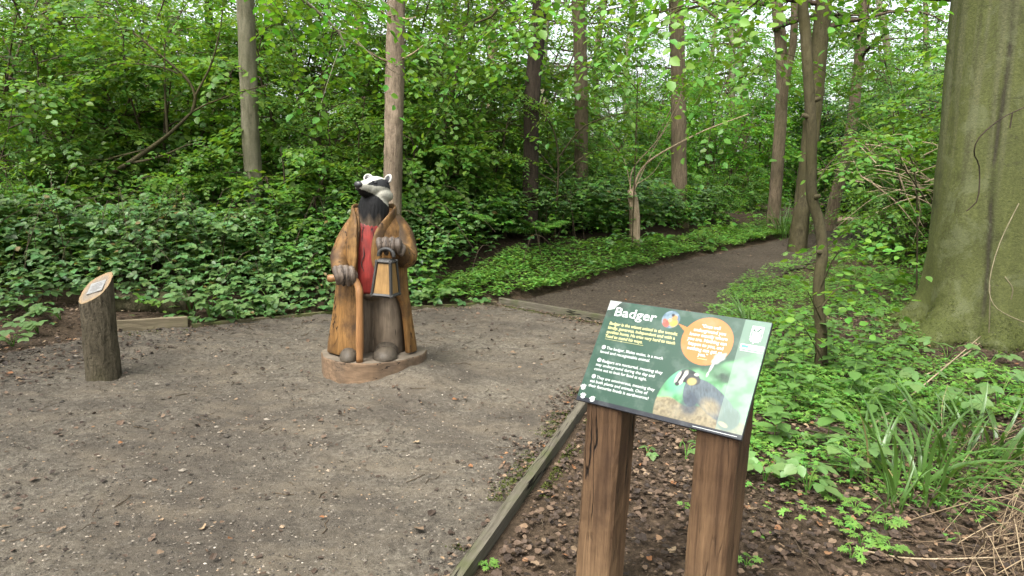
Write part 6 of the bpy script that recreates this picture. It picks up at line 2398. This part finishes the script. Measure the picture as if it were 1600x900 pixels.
def disc(cx, cy, rx, ry=None, rot=0.0, n=14):
    an = np.arange(n) / n * 2 * math.pi
    x, y = np.cos(an) * rx, np.sin(an) * (ry or rx)
    return [(cx + a_ * math.cos(rot) - b_ * math.sin(rot), cy + a_ * math.sin(rot) + b_ * math.cos(rot)) for a_, b_ in zip(x, y)]


def rect(x0, y0, x1, y1):
    return [(x0, y0), (x1, y0), (x1, y1), (x0, y1)]


for cx, cy in ((.040, .213), (.040, .162), (.040, .098)):
    flat('bullet', [disc(cx, cy, .0078)], 'print_white')
    flat('bullet_mark', [disc(cx, cy - .0015, .0026, .002), disc(cx - .003, cy + .002, .0009), disc(cx - .001, cy + .0034, .0009), disc(cx + .0012, cy + .0034, .0009), disc(cx + .003, cy + .002, .0009)], 'print_green', .002)
for cx, cy, rot in ((.015, .050, .3), (.025, .0185, .1), (.066, .0145, .4)):
    P = [disc(cx, cy - .003, .0085, .006, rot)]
    for k in range(4):
        an = rot + math.radians(40 + k * 33)
        P.append(disc(cx + .0105 * math.cos(an), cy - .002 + .0105 * math.sin(an), .0028, .004, an - math.pi / 2))
    flat('paw_print', P, 'print_white', .002)
flat('ruled_line', [rect(.034, .2447, .188, .2457), disc(.10, .2452, .0022)], 'print_cream')
flat('small_credit', [rect(.44, .0066, .585, .0082)], 'print_white')
flat('small_credit', [rect(.392, .2345, .425, .2362)], 'print_cream')
# emblem: outlined square with hills and bars beneath, and the white banner under it
x0, x1, y0, y1 = .541, .580, .338, .380
flat('emblem', [rect(x0, y0, x1, y0 + .0012), rect(x0, y1 - .0012, x1, y1), rect(x0, y0, x0 + .0012, y1), rect(x1 - .0012, y0, x1, y1), rect(x0 + .003, y0 + .020, x1 - .003, y1 - .003)], 'print_white')
flat('emblem_mark', [[(x0 + .004, y0 + .022), (x0 + .010, y0 + .035), (x0 + .014, y0 + .026), (x0 + .018, y0 + .022)], [(x0 + .016, y0 + .022), (x0 + .028, y0 + .037), (x0 + .035, y0 + .037), (x0 + .024, y0 + .022)]], 'print_green', .002)
flat('emblem_bars', [rect(x0 + .005, y0 + .0135, x1 - .005, y0 + .0165), rect(x0 + .005, y0 + .0085, x1 - .005, y0 + .0115), rect(x0 + .005, y0 + .0035, x1 - .005, y0 + .0065), rect(x0 + .001, y0 - .0095, x1 - .001, y0 - .003), rect(x0 + .006, y0 - .0145, x1 - .006, y0 - .0125)], 'print_white')
flat('banner', [rect(.5195, .295, .5955, .3125)], 'print_white')
flat('banner_mark', [rect(.523, .300, .545, .309), rect(.549, .3045, .585, .3065), rect(.560, .299, .590, .301)], 'print_teal', .002)
flat('small_credit', [rect(.521, .2885, .594, .2905), disc(.556, .321, .0022, .004)], 'print_white')

# two square posts, tops cut to the slope of the panel
M['sign_post'] = wood_mat('sign_post', crack=1.0, dark=(0.034, 0.018, 0.009), light=(0.105, 0.060, 0.030), axis=2, stain=(0.024, 0.013, 0.008), sfac=0.7, rough=0.7, spec=0.2, attr=True, fine=1.3, stain_scale=3.5, bump=.8)
hx = nrm([SA[0], SA[1], 0])
hy = np.array([-hx[1], hx[0], 0])
if hy @ SN > 0:
    hy = -hy                                                   # away from the reader
LEAN = [(-.028, 0.0), (-.022, 0.0)]
for k, (u0, wd, dp) in enumerate(((.036, .140, .13), (.448, .136, .14))):
    nz = 26
    rg = np.random.default_rng(90 + k)
    pts = []
    cols = []
    w2 = wd
    ring = []
    m_ = .012
    for cx, cy in ((0, 0), (1, 0), (1, 1), (0, 1)):
        for s_x, s_y in (((0, 1), (1, 0)) if (cx, cy) in ((0, 0), (1, 1)) else ((1, 0), (0, 1))):
            ring.append((cx * wd + (1 - 2 * cx) * m_ * s_x, cy * dp + (1 - 2 * cy) * m_ * s_y))
    ring = np.array(ring)
    base = SBL + SA * u0 - SN * .0145 - SB * 0.0
    nr = len(ring)
    V = []
    for q in range(nz):
        tq = q / (nz - 1)
        for x, y in ring:
            # top follows the panel's back
            P0 = base + hx * x + hy * y
            # height where the vertical through P0 meets the panel's back plane
            zt = SBL[2] - ((P0 - SBL + SN * .0155) @ SN - (P0[2] - SBL[2]) * SN[2]) / SN[2]
            zt = min(zt, SBL[2] + PH * SB[2] - .03)
            z0 = sgo[2] - .25
            z = z0 + (zt - z0) * tq
            ln = (z - SBL[2])
            V.append(np.array([P0[0] - LEAN[k][0] * ln, P0[1] - LEAN[k][1] * ln, z]) + rg.normal(0, .0008, 3) * (0 < q < nz - 1))
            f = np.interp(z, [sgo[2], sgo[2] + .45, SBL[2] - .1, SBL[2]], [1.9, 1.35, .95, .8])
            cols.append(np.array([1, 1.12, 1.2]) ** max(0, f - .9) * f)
    V = np.array(V)
    Q = [[q * nr + i, q * nr + (i + 1) % nr, (q + 1) * nr + (i + 1) % nr, (q + 1) * nr + i] for q in range(nz - 1) for i in range(nr)]
    cen = V[(nz - 1) * nr:].mean(0)
    V = np.concatenate([V, [cen]]) - sgo
    cols.append(np.array([1.2, 1.2, 1.2]))
    T = [[(nz - 1) * nr + i, (nz - 1) * nr + (i + 1) % nr, nz * nr] for i in range(nr)]
    a = Acc()
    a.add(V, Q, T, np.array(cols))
    a.build('post', M['sign_post'], sg, smooth=False)
